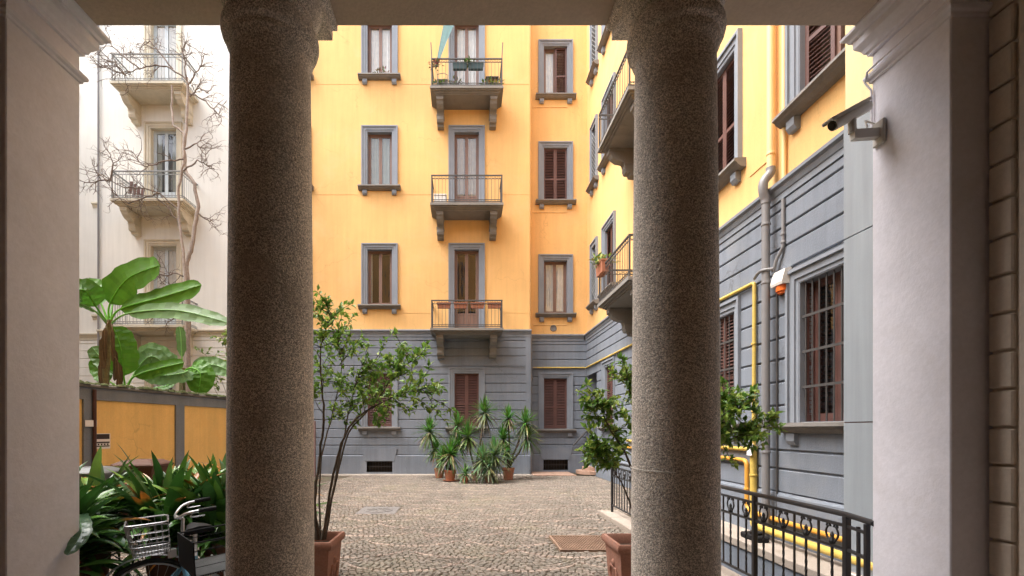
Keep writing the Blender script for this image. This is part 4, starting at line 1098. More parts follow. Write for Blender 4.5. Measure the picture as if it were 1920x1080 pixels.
x, y = gp(823, 896); pot(x, y, .17, .34, 'terracotta pot at the left end of the yucca row'); yucca((x, y, .31), [(-.33, 1.35, .1, 1.05), (-.12, .75, -.05, .7)], 'tall yucca at the left end of the row with drooping lower leaves', 1, .52, 80)
x, y = gp(844, 902); pot(x, y, .20, .36, 'terracotta pot standing in a saucer, second from the left', 'terracotta', True); yucca((x, y, .33), [(.02, .62, 0, 1.15), (-.22, .45, .1, .8), (.28, .9, .2, .7), (.25, 1.55, .35, .7)], 'bushy yucca with several heads in the saucered pot', 2, .50, 72)
x, y = gp(872.5, 906); pot(x, y, .10, .22, 'smallest terracotta pot, at the front of the row'); yucca((x, y, .20), [(0, .16, 0, .62)], 'small bluish rosette plant in the smallest pot at the front', 3, .40, 52, .02, .06, .25)
x, y = gp(891, 901); pot(x, y, .13, .30, 'terracotta pot half hidden in the middle of the row', 'terracotta_old'); yucca((x, y, .27), [(-.24, 1.25, .0, 1.05), (.33, 2.05, .5, 1.05)], 'tallest yucca in the middle, one head reaching the window sill', 4, .52, 76)
x, y = gp(917, 905); pot(x, y, .135, .24, 'low terracotta pot overhung by grey-green leaves', 'terracotta_old'); yucca((x, y, .21), [(-.20, .55, .05, 1.0), (.18, .72, .1, 1.1), (-.02, .32, -.08, .8)], 'grey-green yucca with leaves hanging over its pot', 5, .56, 78, .034, .052, .45)
x, y = gp(953, 899.5); pot(x, y, .215, .40, 'largest terracotta pot at the right end of the yucca row'); yucca((x, y, .36), [(-.18, 1.05, .05, .9), (0.02, 1.75, .15, .75), (.58, 1.60, .1, 1.0), (.66, 1.12, .15, .95), (-.1, .6, -.1, .6)], 'branching yucca in the largest pot leaning out to the right', 6, .52, 76)

# ------------------------------------------------------------------ aspidistra bed at the left
def blade(L_, w, bend, seed, dry, pet=.22):
    rn = random.Random(seed); mb = MB(); n = 9; vs = []; cols = []
    g = rn.choice([(.045, .135, .024), (.06, .17, .03), (.095, .22, .035), (.036, .105, .026), (.13, .26, .04)])
    pts = []
    el = R(82); p = Vector((0, 0, 0)); step = (L_ + pet) / (n + 2)
    spine = [p.copy()]
    for i in range(n + 2): 
        el -= R(bend) / (n + 2) * (1 + i * .12); p = p + Vector((math.cos(el), 0, math.sin(el))) * step; spine.append(p.copy())
    mb.tube(spine[:4], [.006, .005, .005, .004], 5, col=jit(g, .2))
    tw = rn.uniform(-.5, .5)
    for i in range(n):
        u = i / (n - 1); ww = w * math.sin(math.pi * min(1, .06 + .94 * u) ** .8) ** .8 * .5 if u < 1 else 0
        c = spine[2 + i + (1 if i else 0)] if i else spine[2]; a = tw * u
        s_ = Vector((math.sin(a) * .6, math.cos(a), .25 * math.sin(a))); s_.normalize()
        up = Vector((0, 0, 1))
        vs += [c + s_ * ww + up * ww * .45, c, c - s_ * ww + up * ww * .45]
    def cc(i):
        u = i / (n - 1)
        if dry and u > 1 - dry: return (.42, .16, .025) if u < .9 else (.30, .14, .06)
        k = 1.0 + .25 * math.sin(i * 1.3); return tuple(x * k for x in g)
    for i in range(n - 1):
        b = i * 3; c0, c1 = cc(i), cc(i + 1)
        mb.add([vs[b + k] for k in range(6)], [(0, 1, 4, 3), (1, 2, 5, 4)], 0, (c0, c0, c1, c1))
    return mb.mesh('leaf', 'leaf_gloss', 60)
BL = [blade(.46 + .05 * (i % 4), .080 + .010 * (i % 3), 18 + 13 * (i % 5), 50 + i, (0, 0, 0, .18, 0, 0, 0, .3, 0)[i % 9]) for i in range(18)]
spots = [(-3.8, 4.85, .2), (-3.2, 5.2, .2), (-2.65, 5.2, .2), (-3.5, 4.2, .16), (-2.85, 4.6, .17), (-2.35, 4.72, .17), (-3.25, 3.72, .10), (-2.2, 5.25, .19)]
names = ['at the back left by the grey bin', 'at the back, in front of the brown bin', 'at the back, tips against the yellow panel', 'at the left, one leaf crossing the pier edge', 'in the middle of the bed with orange dry tips', 'right of the bed next to the column', 'lowest at the front behind the bicycle basket', 'at the back right half hidden by the column']
rn = random.Random(77)
for (x, y, r_), nm in zip(spots, names):
    ph = .60
    pt = thing('flower_pot', 'dark terracotta pot of the aspidistra ' + nm, 'pot', (x, y, .02), group='pots of the aspidistra bed')
    MB().lathe([(r_ * .75, 0), (r_ * 1.05, ph - .06), (r_ * 1.12, ph - .055), (r_ * 1.12, ph), (r_ * .98, ph), (r_ * .95, ph - .06)], 18).build('body', 'pot_dark', pt, smooth=40)
    MB().lathe([(r_ * .96, ph - .06), (r_ * .4, ph - .05)], 14).build('soil', 'soil', pt)
    t = thing('aspidistra', 'broad-leaved dark green aspidistra ' + nm, 'plant', (x, y, .02 + ph - .06), group='aspidistras in the left bed')
    nl = 88
    for i in range(nl):
        a = rn.uniform(0, 2 * math.pi); o = put('leaf', rn.choice(BL), t, (math.cos(a) * r_ * rn.uniform(.1, .8), math.sin(a) * r_ * rn.uniform(.1, .8), 0), (rn.uniform(-.2, .2), rn.uniform(-.25, .35), a))
        k = rn.uniform(.85, 1.25); o.scale = (k, k, k * rn.uniform(.9, 1.1))
    for i in range(26):
        a = rn.uniform(0, 2 * math.pi); o = put('leaf', rn.choice(BL), t, (math.cos(a) * r_ * .6, math.sin(a) * r_ * .6, 0), (rn.uniform(-.2, .2), rn.uniform(.6, 1.15), a))
        k = rn.uniform(.7, 1.05); o.scale = (k, k, k)

# ------------------------------------------------------------------ banana plants in the garden behind the wall
def banana_leaf(parent, pts, w, col, seed, fold=.25, roll=0., mt='banana', rib=.022):
    """pts: spine in world coords from stalk to tip; the blade starts at the second point"""
    rn = random.Random(seed); pts = [Vector(p) - parent.location for p in pts]; sm = []
    for i in range(len(pts) - 1):
        p0, p1, p2, p3 = pts[max(i - 1, 0)], pts[i], pts[i + 1], pts[min(i + 2, len(pts) - 1)]
        for k in range(8):
            u = k / 8; sm.append(.5 * ((2 * p1) + (p2 - p0) * u + (2 * p0 - 5 * p1 + 4 * p2 - p3) * u * u + (3 * p1 - p0 - 3 * p2 + p3) * u ** 3))
    sm.append(pts[-1]); N = len(sm); mb = MB()
    mb.tube(sm, [rib * (1 - .85 * i / N) for i in range(N)], 6, col=tuple(min(.6, c * 2.2) for c in col))
    st = 8; vs = []; K = 4
    side = None
    for i in range(st, N):
        u = (i - st) / (N - 1 - st); tn = (sm[min(i + 1, N - 1)] - sm[i - 1]).normalized()
        face = Vector((.40, -.88, .25)) if abs(roll) >= .7 else Vector((.1, -.55, .83))
        s2 = tn.cross(face).normalized(); nrm = s2.cross(tn) * -1
        prof = (min(1, u * 5) ** .6) * (1 - max(0, (u - .55) / .45) ** 2.2) ** .5
        ww = w / 2 * max(.02, prof) * (1 + .06 * math.sin(i * 1.9 + seed) + rn.uniform(-.04, .04))
        row = []
        for k in range(-K, K + 1):
            f = k / K; row.append(sm[i] + s2 * ww * f + nrm * (ww * fold * abs(f) - ww * .35 * fold * 2 * f * f) + nrm * .04 * ww * math.sin(i * 2.3 + k))
        vs.append(row)
    for i in range(len(vs) - 1):
        cr_ = rn.uniform(.88, 1.10)
        for k in range(2 * K):
            c = tuple(x * cr_ * (1 + .05 * (k % 2)) for x in col); mb.add([vs[i][k], vs[i][k + 1], vs[i + 1][k + 1], vs[i + 1][k]], [(0, 1, 2, 3)], 0, c)
    return mb.build('leaf', mt, parent, smooth=70)
def banana(label, stem, leaves, seed):
    base = Vector(stem[0]); t = thing('banana_plant', label, 'plant', base, group='banana plants behind the garden wall')
    MB().tube([Vector(p) - base for p in stem], [.07, .07, .065, .05, .04][:len(stem)], 12).build('stem', 'banana_stem', t, smooth=60)
    rn = random.Random(seed)
    for i in range(7):
        a = rn.uniform(0, 6.28); h = Vector(stem[-1]) - base; h.z -= rn.uniform(.05, .8); r_ = Vector((math.cos(a), math.sin(a), 0))
        banana_leaf(t, [base + h + r_ * .05, base + h + r_ * .13 + Vector((0, 0, -.12)), base + h + r_ * .16 + Vector((0, 0, -.4)), base + h + r_ * .13 + Vector((0, 0, -.75))], rn.uniform(.06, .12), (.11, .07, .035), seed * 31 + i, .5, .8, 'leaf', .008).name = 'dead_leaf'
    for i, (pts, w, col, fold, roll) in enumerate(leaves): banana_leaf(t, pts, w, col, seed * 10 + i, fold, roll)
    return t
G1, G2, G3 = (.065, .185, .018), (.085, .235, .02), (.12, .235, .075)
d = 9.3; b = lambda px, py, o=0: P(px, py, d + o)
g0 = P(196, 700, d); g0.z = 0.0
banana('tallest banana plant with broad leaves spread above the garden wall', [g0, P(197, 700, d), P(203, 640, d), P(206, 600, d)], [
    ([b(205, 608), b(206, 570, .0), b(240, 522, -.1), b(300, 497, -.2)], .62, G2, .2, -.75),
    ([b(207, 605), b(225, 580), b(300, 558, -.2), b(378, 534, -.3)], .44, G2, .4, -.9),
    ([b(208, 607), b(240, 588, -.2), b(330, 582, -.5), b(432, 606, -.7)], .34, G3, .25, -.75),
    ([b(203, 606), b(190, 570, .1), b(172, 540, .2), b(148, 540, .3)], .50, G2, .35, .8),
    ([b(202, 607), b(180, 575, -.2), b(160, 545, -.4), b(135, 545, -.5)], .5, G1, .35, .8),
    ([b(203, 610), b(180, 585, -.2), b(150, 570, -.4), b(125, 580, -.5)], .3, G3, .3, .2),
    ([b(206, 600), b(214, 560, .3), b(232, 512, .5), b(262, 500, .6)], .40, G1, .3, .6)], 1)
d = 9.7
g0 = P(236, 735, d); g0.z = 0
banana('younger banana plant with one big upright leaf just over the coping', [g0, P(237, 745, d), P(236, 722, d)], [
    ([b(235, 728), b(232, 705, -.05), b(226, 650, -.1), b(212, 612, -.1)], .56, G2, .1, -1.45),
    ([b(237, 728), b(252, 706, .1), b(300, 690, .2), b(345, 680, .2)], .32, G2, .5, -.8),
    ([b(234, 728), b(215, 702), b(190, 672, .1), b(172, 650, .1)], .34, G3, .5, .8),
    ([b(232, 730), b(205, 715), b(185, 690, .1), b(188, 670, .1)], .34, G2, .3, -1.0),
    ([b(238, 728), b(258, 690, .3), b(285, 668, .4), b(318, 690, .5)], .38, G3, .4, -.7)], 2)
d = 11.3
g0 = P(342, 740, d); g0.z = 0
banana('banana plant further right with a rolled new leaf standing upright', [g0, P(342, 740, d), P(342, 690, d)], [
    ([b(341, 700), b(341, 670), b(339, 630), b(336, 612)], .20, G3, .9, -1.4),
    ([b(340, 700), b(330, 690, -.1), b(290, 660, -.2), b(262, 668, -.3)], .46, G3, .3, .7),
    ([b(343, 700), b(356, 690, -.1), b(375, 700, -.2), b(372, 738, -.2)], .60, G2, .2, -.9),
    ([b(342, 700), b(352, 695, -.2), b(340, 700, -.4), b(295, 705, -.6), b(270, 700, -.7)], .42, G3, .3, .7),
    ([b(343, 700), b(360, 690, .1), b(400, 684, .2), b(440, 700, .2)], .44, G3, .3, -.7),
    ([b(340, 702), b(325, 715, -.1), b(310, 725, -.2), b(285, 728, -.2)], .24, G1, .3, .2)], 3)
# thin leafy sapling by the column
d = 12.2
shrub('sapling', 'thin sapling with pale leaf tufts over the right end of the garden wall', (P(425, 750, d).x, d, 0), [
    ([P(425, 900, d), P(428, 740, d), P(425, 660, d), P(412, 625, d)], .018, .62), ([P(427, 740, d), P(432, 690, d), P(428, 615, d)], .012, .6),
    ([P(428, 750, d), P(410, 700, d), P(385, 665, d)], .010, .6), ([P(428, 750, d), P(405, 735, d), P(395, 700, d)], .010, .6)], 91, .14, [(.14, .22, .04), (.09, .17, .03), (.24, .30, .08)], 5, 8, .34)

asp = [o for o in C.objects if o.name.startswith('aspidistra')][3]
banana_leaf(asp, [(-3.35, 4.15, .80), (-3.05, 3.78, 1.02), (-2.74, 3.42, 1.06), (-2.57, 3.22, 1.0), (-2.52, 3.05, .90)], .12, (.035, .085, .035), 900, .4, .2, 'leaf_gloss', .006)
# ------------------------------------------------------------------ bare climbing tree on the cream facade
rn = random.Random(404); base = P(353, 560, 16.4); base.z = 0
ct = thing('climbing_tree', 'leafless climbing tree with twisted pale trunks against the cream facade', 'tree', base)
DT = 16.6; q = lambda x, y, o=0: P(x, y, DT + o) - base
trunks = [[(350, 800), (353, 640), (352, 530), (350, 490), (360, 465), (368, 410), (372, 380), (364, 345), (347, 318), (345, 280), (350, 230), (353, 170), (350, 145)],
          [(348, 800), (350, 560), (346, 500), (341, 450), (336, 415), (334, 360), (341, 325), (345, 290), (345, 250), (325, 236), (322, 200), (322, 160)]]
tw = []
for k, tr_ in enumerate(trunks):
    pts = [q(x, y, -.25 * k + rn.uniform(-.05, .05)) for x, y in tr_]; pts[0].z = 0 if False else pts[0].z
    pts[0] = Vector((pts[1].x, pts[1].y, 0.0)); sm = []
    for a, b_ in zip(pts, pts[1:]):
        for i in range(4): sm.append(a.lerp(b_, i / 4) + rvec(rn) * .02)
    sm.append(pts[-1]); N = len(sm)
    MB().tube(sm, [(.08 if k == 0 else .055) * (1 - .5 * i / N) for i in range(N)], 8).build('trunk', 'bark_pale', ct, smooth=70)
limbs = [[(334, 392), (300, 362), (262, 352), (230, 352), (205, 338), (172, 322)], [(300, 362), (270, 372), (240, 380), (212, 362)],
         [(205, 338), (185, 340), (160, 342)], [(345, 300), (320, 300), (292, 308), (270, 312), (245, 282)], [(345, 320), (370, 300), (395, 312), (402, 318)],
         [(346, 280), (368, 268), (385, 290)], [(350, 150), (322, 128), (290, 120), (262, 128), (235, 140), (200, 128), (170, 118)], [(322, 128), (300, 100), (282, 78), (262, 82)],
         [(350, 145), (345, 110), (338, 85)], [(352, 160), (372, 130), (382, 105)], [(354, 175), (380, 185), (400, 205), (412, 218)], [(262, 128), (240, 112), (215, 92), (200, 72)], [(235, 140), (215, 118), (190, 108)],
         [(336, 420), (312, 385), (295, 372)], [(372, 400), (390, 412), (400, 416)], [(205, 338), (212, 310), (208, 290)], [(345, 520), (330, 512), (312, 518)], [(353, 535), (330, 540), (300, 532)], [(356, 180), (372, 165), (392, 175)], [(350, 590), (320, 600), (290, 585)]]
lm = MB(); tg = MB()
def twig(p, d, L_, r, lev):
    pts = [p]
    for i in range(4): d = (d + rvec(rn) * .42).normalized(); pts.append(pts[-1] + d * L_ / 4)
    tg.tube(pts, [r * (1 - .16 * i) for i in range(5)], 4)
    if lev:
        for i in range(rn.choice((2, 3, 3))): twig(pts[rn.randrange(1, 5)], (d + rvec(rn) * .95).normalized(), L_ * rn.uniform(.45, .75), r * .62, lev - 1)
for L_ in limbs:
    off = rn.uniform(-.55, .1); pts = [q(x, y, off) for x, y in L_]; sm = []
    for a, b_ in zip(pts, pts[1:]):
        for i in range(4): sm.append(a.lerp(b_, i / 4) + rvec(rn) * .03)
    sm.append(pts[-1]); N = len(sm); lm.tube(sm, [.028 * (1 - .6 * i / N) for i in range(N)], 6)
    for i in range(2 + N // 2):
        k = rn.randrange(max(1, N // 4), N); d_ = (sm[k] - sm[k - 1]).normalized()
        twig(sm[k], (d_ * .7 + rvec(rn) * .8 + Vector((0, -.1, .15))).normalized(), rn.uniform(.35, .75), .014, 2)
o = lm.build('branches', 'bark_mid', ct, smooth=70); o['kind'] = 'stuff'
o = tg.build('twigs', 'bark_mid', ct); o['kind'] = 'stuff'

# ------------------------------------------------------------------ things on the balconies
def tuft(name, label, loc, r, greens, n, L_, seed, group=None, cat='plant'):
    rn = random.Random(seed); mb = MB()
    for i in range(n):
        dv = rvec(rn); dv.z = abs(dv.z) * 1.2; p = Vector((rn.uniform(-r, r), rn.uniform(-r * .5, r * .5), 0))
        mb.tube([p * .5, p + dv * L_ * .4], .004, 3, col=(.06, .10, .03)); leaf6(mb, p + dv * L_ * rn.uniform(.2, .8), dv + rvec(rn) * .5, (0, 0, 1), L_ * .6, L_ * .28, tuple(c * rn.uniform(.7, 1.3) for c in rn.choice(greens)))
    o = mb.build(name, 'flower', None, loc); o['kind'] = 'stuff'
    del o['kind']; return tag(o, label, cat, group)
def trough(label, loc, L_, h, w, mt, rz=0., group=None):
    t = thing('window_box', label, 'planter', loc, rz, group)
    a, b = L_ / 2, w / 2
    MB().ring(-a, a, -b, b, [(-.03, 0), (-.012, h - .05), (0, h - .045), (0, h), (-.02, h), (-.03, h - .04)]).build('body', mt, t)
    MB().box(-a + .03, a - .03, -b + .03, b - .03, h - .05, h - .03).build('soil', 'soil', t)
    return t
yb = YB - .86
z1 = FL[0][0] - 1.06; z2 = FL[1][0] - 1.06; z3 = FL[2][0] - 1.06
for i, nm in enumerate(('leftmost', 'second from left', 'third from left', 'rightmost')):
    trough('reddish brown balcony box behind the lowest rear railing, ' + nm, (-.72 + i * .60, yb, z1 + .72), .50, .20, .18, 'terracotta', 0, 'brown boxes on the lowest rear balcony')
t = thing('storage_box', 'white box standing at the left end of the middle rear balcony', 'box', (-.85, YB - .6, z2))
MB().bev(-.22, .22, -.2, .2, .0, .34, .015).build('body', 'white', t); MB().bev(-.235, .235, -.215, .215, .342, .40, .015).build('lid', 'white', t)
for x, L_, nm in ((-.15, .52, 'left'), (.42, .56, 'right')):
    trough('dark green balcony box on the top rear railing, %s one' % nm, (x, yb, z3 + .66), L_, .20, .18, 'green_box', 0, 'green boxes on the top rear balcony')
FG = [(.10, .19, .04), (.16, .24, .05), (.07, .13, .03)]
tuft('balcony_plant', 'small green plant rising between the two green balcony boxes', (.14, yb, z3 + .83), .10, FG, 40, .22, 1)
tuft('balcony_plant', 'reddish flowering plant at the left end of the top rear balcony', (-1.02, yb + .02, z3 + .78), .10, [(.30, .08, .07), (.12, .14, .05), (.24, .12, .08)], 46, .22, 2)
for x, nm, cols, k in ((-.95, 'leftmost', FG, 3), (-.30, 'second from left', [(.12, .13, .10), (.17, .18, .14)], 4), (.85, 'third from left', FG + [(.3, .16, .05)], 5), (1.17, 'rightmost, yellowish', [(.22, .26, .06), (.3, .28, .07)], 6)):
    t = thing('flower_pot', 'small pot on the floor of the top rear balcony, ' + nm, 'pot', (x, YB - .72, z3), group='pots on the top rear balcony')
    MB().lathe([(.07, 0), (.10, .13), (.11, .135), (.11, .16), (.095, .16), (.09, .12)], 14).build('body', 'terracotta_old', t, smooth=40)
    tuft('balcony_plant', 'low green plant in a pot on the top rear balcony, ' + nm, (x, YB - .72, z3 + .12), .12, cols, 46, .24, 10 + k, 'plants on the top rear balcony')
t = thing('balcony_chair', 'metal garden chair at the left of the top rear balcony', 'chair', (-.78, YB - .5, z3))
MB().bev(-.2, .2, -.2, .2, .43, .46, .01).build('seat', 'iron_pale', t)
for sx in (-1, 1):
    for sy in (-1, 1): MB().tube([(sx * .18, sy * .18, 0), (sx * .17, sy * .17, .43)], .012, 6).build('leg', 'iron_pale', t)
MB().tube([(-.19, -.18, .45), (-.2, -.18, .80), (-.2, .18, .80), (-.19, .18, .45)], .012, 6).build('backrest', 'iron_pale', t)
MB().tube([(-.2, -.19, .62), (.05, -.2, .66), (.18, -.2, .6), (.17, -.18, .45)], .012, 6).build('armrest', 'iron_pale', t)
t = thing('balcony_table', 'small dark table at the right of the top rear balcony', 'table', (1.02, YB - .5, z3))
MB().bev(-.24, .24, -.2, .2, .52, .56, .01).build('table_top', 'iron_grey', t)
for sx in (-1, 1):
    for sy in (-1, 1): MB().tube([(sx * .2, sy * .16, 0), (sx * .2, sy * .16, .52)], .012, 6).build('leg', 'iron_grey', t)
for sx, nm in ((-1, 'left'), (1, 'right')):
    tag(MB().tube([(0, 0, 0), (sx * .0, .03, .5), (sx * .03, .05, 1.05)], .018, 6).build('awning_post', 'iron_grey', None, (.10 + sx * 1.25, YB - .95, z3 + .55)), 'dark awning post at the %s corner of the top rear balcony' % nm, 'post', 'awning posts')
mb = MB(); vs = []; fs = []
A0, A1 = Vector((-.38, YB - .30, z3 + 3.3)), Vector((-.98, YB - .80, z3 + 1.05))
for i in range(11):
    u = i / 10; c = A0.lerp(A1, u); w = .34 * (1 - u) + .05
    for k in range(7): f = k / 6 - .5; vs.append(c + Vector((w * f * 1.2, w * f * .5, .05 * math.sin(k * 2.1 + u * 2) - .25 * u * u)))
for i in range(10):
    for k in range(6): fs.append((i * 7 + k, i * 7 + k + 1, i * 7 + 8 + k, i * 7 + 7 + k))
tag(mb.add(vs, fs).build('awning_cloth', 'teal', None, (0, 0, 0), 70), 'teal awning cloth hanging slack beside the top rear balcony door', 'awning')
tuft('sill_plant', 'small dry plant on the sill of the top left rear window', (-3.1, YB - .05, FL[2][0] + .01), .16, [(.25, .16, .10), (.15, .17, .07)], 50, .22, 9)
w2 = Vector((XR - .93, 13.55, FL[0][0] - .22))
trough('weathered terracotta box hung on the far corner of the right wing balcony', w2 + Vector((-.02, -.1, -.1)), .62, .34, .24, 'terracotta', R(90))
tuft('balcony_plant', 'bright green flowering plant in the box on the right wing balcony', w2 + Vector((-.02, -.1, .18)), .2, [(.20, .27, .06), (.30, .34, .14), (.12, .2, .05)], 90, .26, 19)
# folded brown chair on the cream balcony
t = thing('folding_chair', 'brown slatted folding chair leaning on the middle cream balcony', 'chair', (-11.95, YB - .5, CF[1][0] - 1.01))
for i in range(4): MB().obox((-.2 + i * .14, 0, .62 - i * .09), (.05, 0, .0), (0, .02, 0), (.03, 0, .22)).build('slat', 'wood', t)
MB().tube([(-.35, .02, .0), (.3, .05, .55)], .015, 6).build('frame', 'iron_pale', t); MB().tube([(.3, .02, .0), (-.3, .05, .80)], .015, 6).build('frame', 'iron_pale', t)

# ------------------------------------------------------------------ security camera on the right pier
t = thing('security_camera', 'grey bullet security camera on a wall arm at the top of the right pier', 'camera', (2.779, 3.20, 3.665))
MB().bev(-.022, .0, -.045, .045, -.07, .09, .006).build('wall_plate', 'cctv', t)
mb = MB(); mb.obox((-.105, -.0, .0), (.085, 0, .005), (0, .022, 0), (0, 0, .03)); mb.tube([(-.19, 0, .01), (-.192, 0, .10)], .024, 10); mb.build('arm', 'cctv', t)
ax = Vector((-.80, -.10, -.46)).normalized(); sd_ = ax.cross(Vector((0, 0, 1))).normalized(); up = sd_.cross(ax)
c = Vector((-.205, -.0, .125))
mb = MB(); mb.tube([c - ax * .15, c + ax * .15], .036, 16); hb = mb.build('housing', 'white', t, smooth=40)
mb = MB(); mb.obox(c + up * .041 + ax * .012, ax * .165, sd_ * .036, up * .004); 
for s_ in (-1, 1): mb.obox(c + up * .033 + sd_ * .036 * s_ + ax * .012, ax * .165, sd_ * .003, up * .010)
mb.build('visor', 'white', t)
MB().tube([c + ax * .151, c + ax * .156], .030, 16).tube([c + ax * .1565, c + ax * .16], .018, 12).build('lens', 'lens', t)
MB().tube([(-.01, .03, .09), (-.05, .05, .12), (-.08, .03, .11), (-.09, .0, .05)], .006, 6).build('cable', 'white', t)
tag(MB().tube([(2.765, 3.255, 3.70), (2.765, 3.258, 4.0), (2.742, 3.285, 4.07), (2.74, 3.26, 4.128), (2.738, 3.0, 4.132), (2.738, 2.70, 4.136)], .007, 6).build('cable', 'porch', None), 'thin painted cable running up the pier edge and along its moulding', 'cable')

tag(MB().tube([(1.29 + .2545 * math.cos(a), 2.94 + .2545 * math.sin(a), 1.462 + .006 * math.sin(a)) for a in [R(160 + 8 * i) for i in range(12)]], .002, 5).build('wire', 'white', None), 'thin pale wire tied round the right granite column', 'wire')
# ------------------------------------------------------------------ bicycle between left pier and left column
hd = Vector((math.cos(2.311), math.sin(2.311))); head = Vector((-2.228, 3.859)); K = 1.0
t = thing('bicycle', 'blue city bicycle with wire front basket and black rear crate by the left column', 'bicycle', (head.x - hd.x * .42 * K, head.y - hd.y * .42 * K, .012), math.atan2(hd.y, hd.x))
t.scale = (K, K, K); t.rotation_euler[0] = R(-3.7)
wr = .335
def wheel(name, ax_):
    """wheel in a plane; ax_ maps (u,z) to 3D, tyre is the part, rim/spokes/hub its pieces"""
    tyre = MB().tube([ax_(wr * math.cos(a), wr * math.sin(a), 0) for a in [2 * math.pi * i / 40 for i in range(40)]], .019, 8, closed=True).build(name, 'rubber', t, smooth=60)
    MB().tube([ax_((wr - .024) * math.cos(a), (wr - .024) * math.sin(a), 0) for a in [2 * math.pi * i / 40 for i in range(40)]], .010, 6, closed=True).build('rim', 'chrome', tyre, smooth=60)
    mb = MB()
    for i in range(28): a = 2 * math.pi * i / 28; mb.tube([ax_(.02 * math.cos(a + .6), .02 * math.sin(a + .6), .02 * (-1) ** i), ax_((wr - .03) * math.cos(a), (wr - .03) * math.sin(a), 0)], .0014, 3)
    o = mb.build('spokes', 'chrome', tyre); o['kind'] = 'stuff'
    MB().tube([ax_(0, 0, -.045), ax_(0, 0, .045)], .018, 10).build('hub', 'chrome', tyre)
Xr = -.52
wheel('rear_wheel', lambda u, z, w: Vector((Xr + u, w, wr + .019 + z)))
hx, hz = .40, .80
stg = R(80); H0 = Vector((hx, 0, 0))
def F(x, y, z): # front assembly turned about the head tube
    return Vector((hx + math.cos(stg) * (x - hx) - math.sin(stg) * y, math.sin(stg) * (x - hx) + math.cos(stg) * y, z))
Xf = .62
wheel('front_wheel', lambda u, z, w: F(Xf + u, w, wr + .019 + z))
mb = MB()
for a, b in (((.06, 0, .30), (hx - .0, 0, .66)), ((.07, 0, .33), (hx - .02, 0, .74)), ((.05, 0, .29), (-.06, 0, .80)), ((.05, 0, .29), (Xr, .05, wr)), ((.05, 0, .29), (Xr, -.05, wr)), ((-.03, .0, .68), (Xr, .05, wr)), ((-.03, 0, .68), (Xr, -.05, wr))):
    mb.tube([a, b], .016 if a[1] == 0 and b[1] == 0 else .009, 10)
mb.tube([(hx + .015, 0, .60), (hx - .02, 0, .84)], .02, 10); mb.build('frame', 'bike_blue', t, smooth=50)
mb = MB(); 
for s_ in (-1, 1): mb.tube([F(hx, s_ * .0, .60), F(hx + .03, s_ * .05, .56), F(Xf - .04, s_ * .055, .42), F(Xf, s_ * .055, wr + .02)], .011, 8)
mb.build('fork', 'bike_blue', t, smooth=60)
mb = MB(); mb.tube([F(hx - .02, 0, .84), F(hx - .03, 0, .98)], .014, 10); mb.tube([F(hx - .03, 0, .98), F(hx + .02, 0, 1.0)], .014, 10); mb.build('stem', 'chrome', t, smooth=50)
mb = MB(); mb.tube(elbow([F(hx - .24, .27, 1.07), F(hx - .05, .25, 1.06), F(hx + .02, .12, 1.0), F(hx + .02, -.12, 1.0), F(hx - .05, -.25, 1.06), F(hx - .24, -.27, 1.07)], .07), .011, 10); hbar = mb.build('handlebar', 'chrome', t, smooth=60)
for s_ in (-1, 1):
    MB().tube([F(hx - .25, s_ * .271, 1.072), F(hx - .13, s_ * .262, 1.066)], .017, 10).build('grip', 'black', hbar, smooth=50)
    MB().tube(elbow([F(hx - .10, s_ * .25, 1.06), F(hx - .06, s_ * .24, 1.02), F(hx - .17, s_ * .245, 1.025)], .03), .004, 6).build('brake_lever', 'chrome', hbar, smooth=50)
mb = MB()      # wire basket
def ringpts(x0, x1, w, z): return elbow([F(x0, 0, z), F(x0, w, z), F(x1, w * .95, z), F(x1, -w * .95, z), F(x0, -w, z), F(x0, 0, z)], .06)
bx0, bx1 = hx + .06, hx + .335
for z, s_, r_ in ((1.0, 1.0, .007), (.93, .96, .003), (.88, .92, .003), (.83, .89, .0045), (.79, .86, .003), (.765, .85, .003)):
    w = .17 * s_; mb.tube(ringpts(bx0 + .01, bx0 + .01 + (bx1 - bx0) * s_, w, z), r_, 5)
for u in [i / 6 for i in range(7)]:
    for s_ in (-1, 1):
        mb.tube([F(bx0 + .01 + (bx1 - bx0) * u, s_ * .17, 1.0), F(bx0 + .01 + (bx1 - bx0) * u * .85, s_ * .145, .765)], .0032, 4)
    y_ = -.16 + .32 * u; mb.tube([F(bx1 + .01, y_ * .95, 1.0), F(bx0 + .01 + (bx1 - bx0) * .85, y_ * .85, .765), F(bx0 + .01, y_ * .85, .765), F(bx0 + .01, y_, 1.0)], .0032, 4)
for i in range(12): x_ = bx0 + .02 + (bx1 - bx0) * .82 * i / 11; mb.tube([F(x_, -.145, .765), F(x_, .145, .765)], .0020, 4)
for i in range(12): y_ = -.14 + .28 * i / 11; mb.tube([F(bx0 + .02, y_, .767), F(bx0 + (bx1 - bx0) * .85, y_, .767)], .0020, 4)
o = mb.build('basket', 'wire_metal', t, smooth=60); o['kind'] = 'stuff'
def guard(ax_, a0, a1):
    mb = MB(); n = 18; R_ = wr + .045
    for i in range(n):
        A, B = a0 + (a1 - a0) * i / n, a0 + (a1 - a0) * (i + 1) / n
        mb.add([ax_(R_ * math.cos(A), R_ * math.sin(A), -.026), ax_(R_ * math.cos(A), R_ * math.sin(A), .026), ax_(R_ * math.cos(B), R_ * math.sin(B), .026), ax_(R_ * math.cos(B), R_ * math.sin(B), -.026),
                ax_((R_ + .008) * math.cos(A), (R_ + .008) * math.sin(A), 0), ax_((R_ + .008) * math.cos(B), (R_ + .008) * math.sin(B), 0)], [(0, 4, 5, 3), (4, 1, 2, 5)])
    return mb
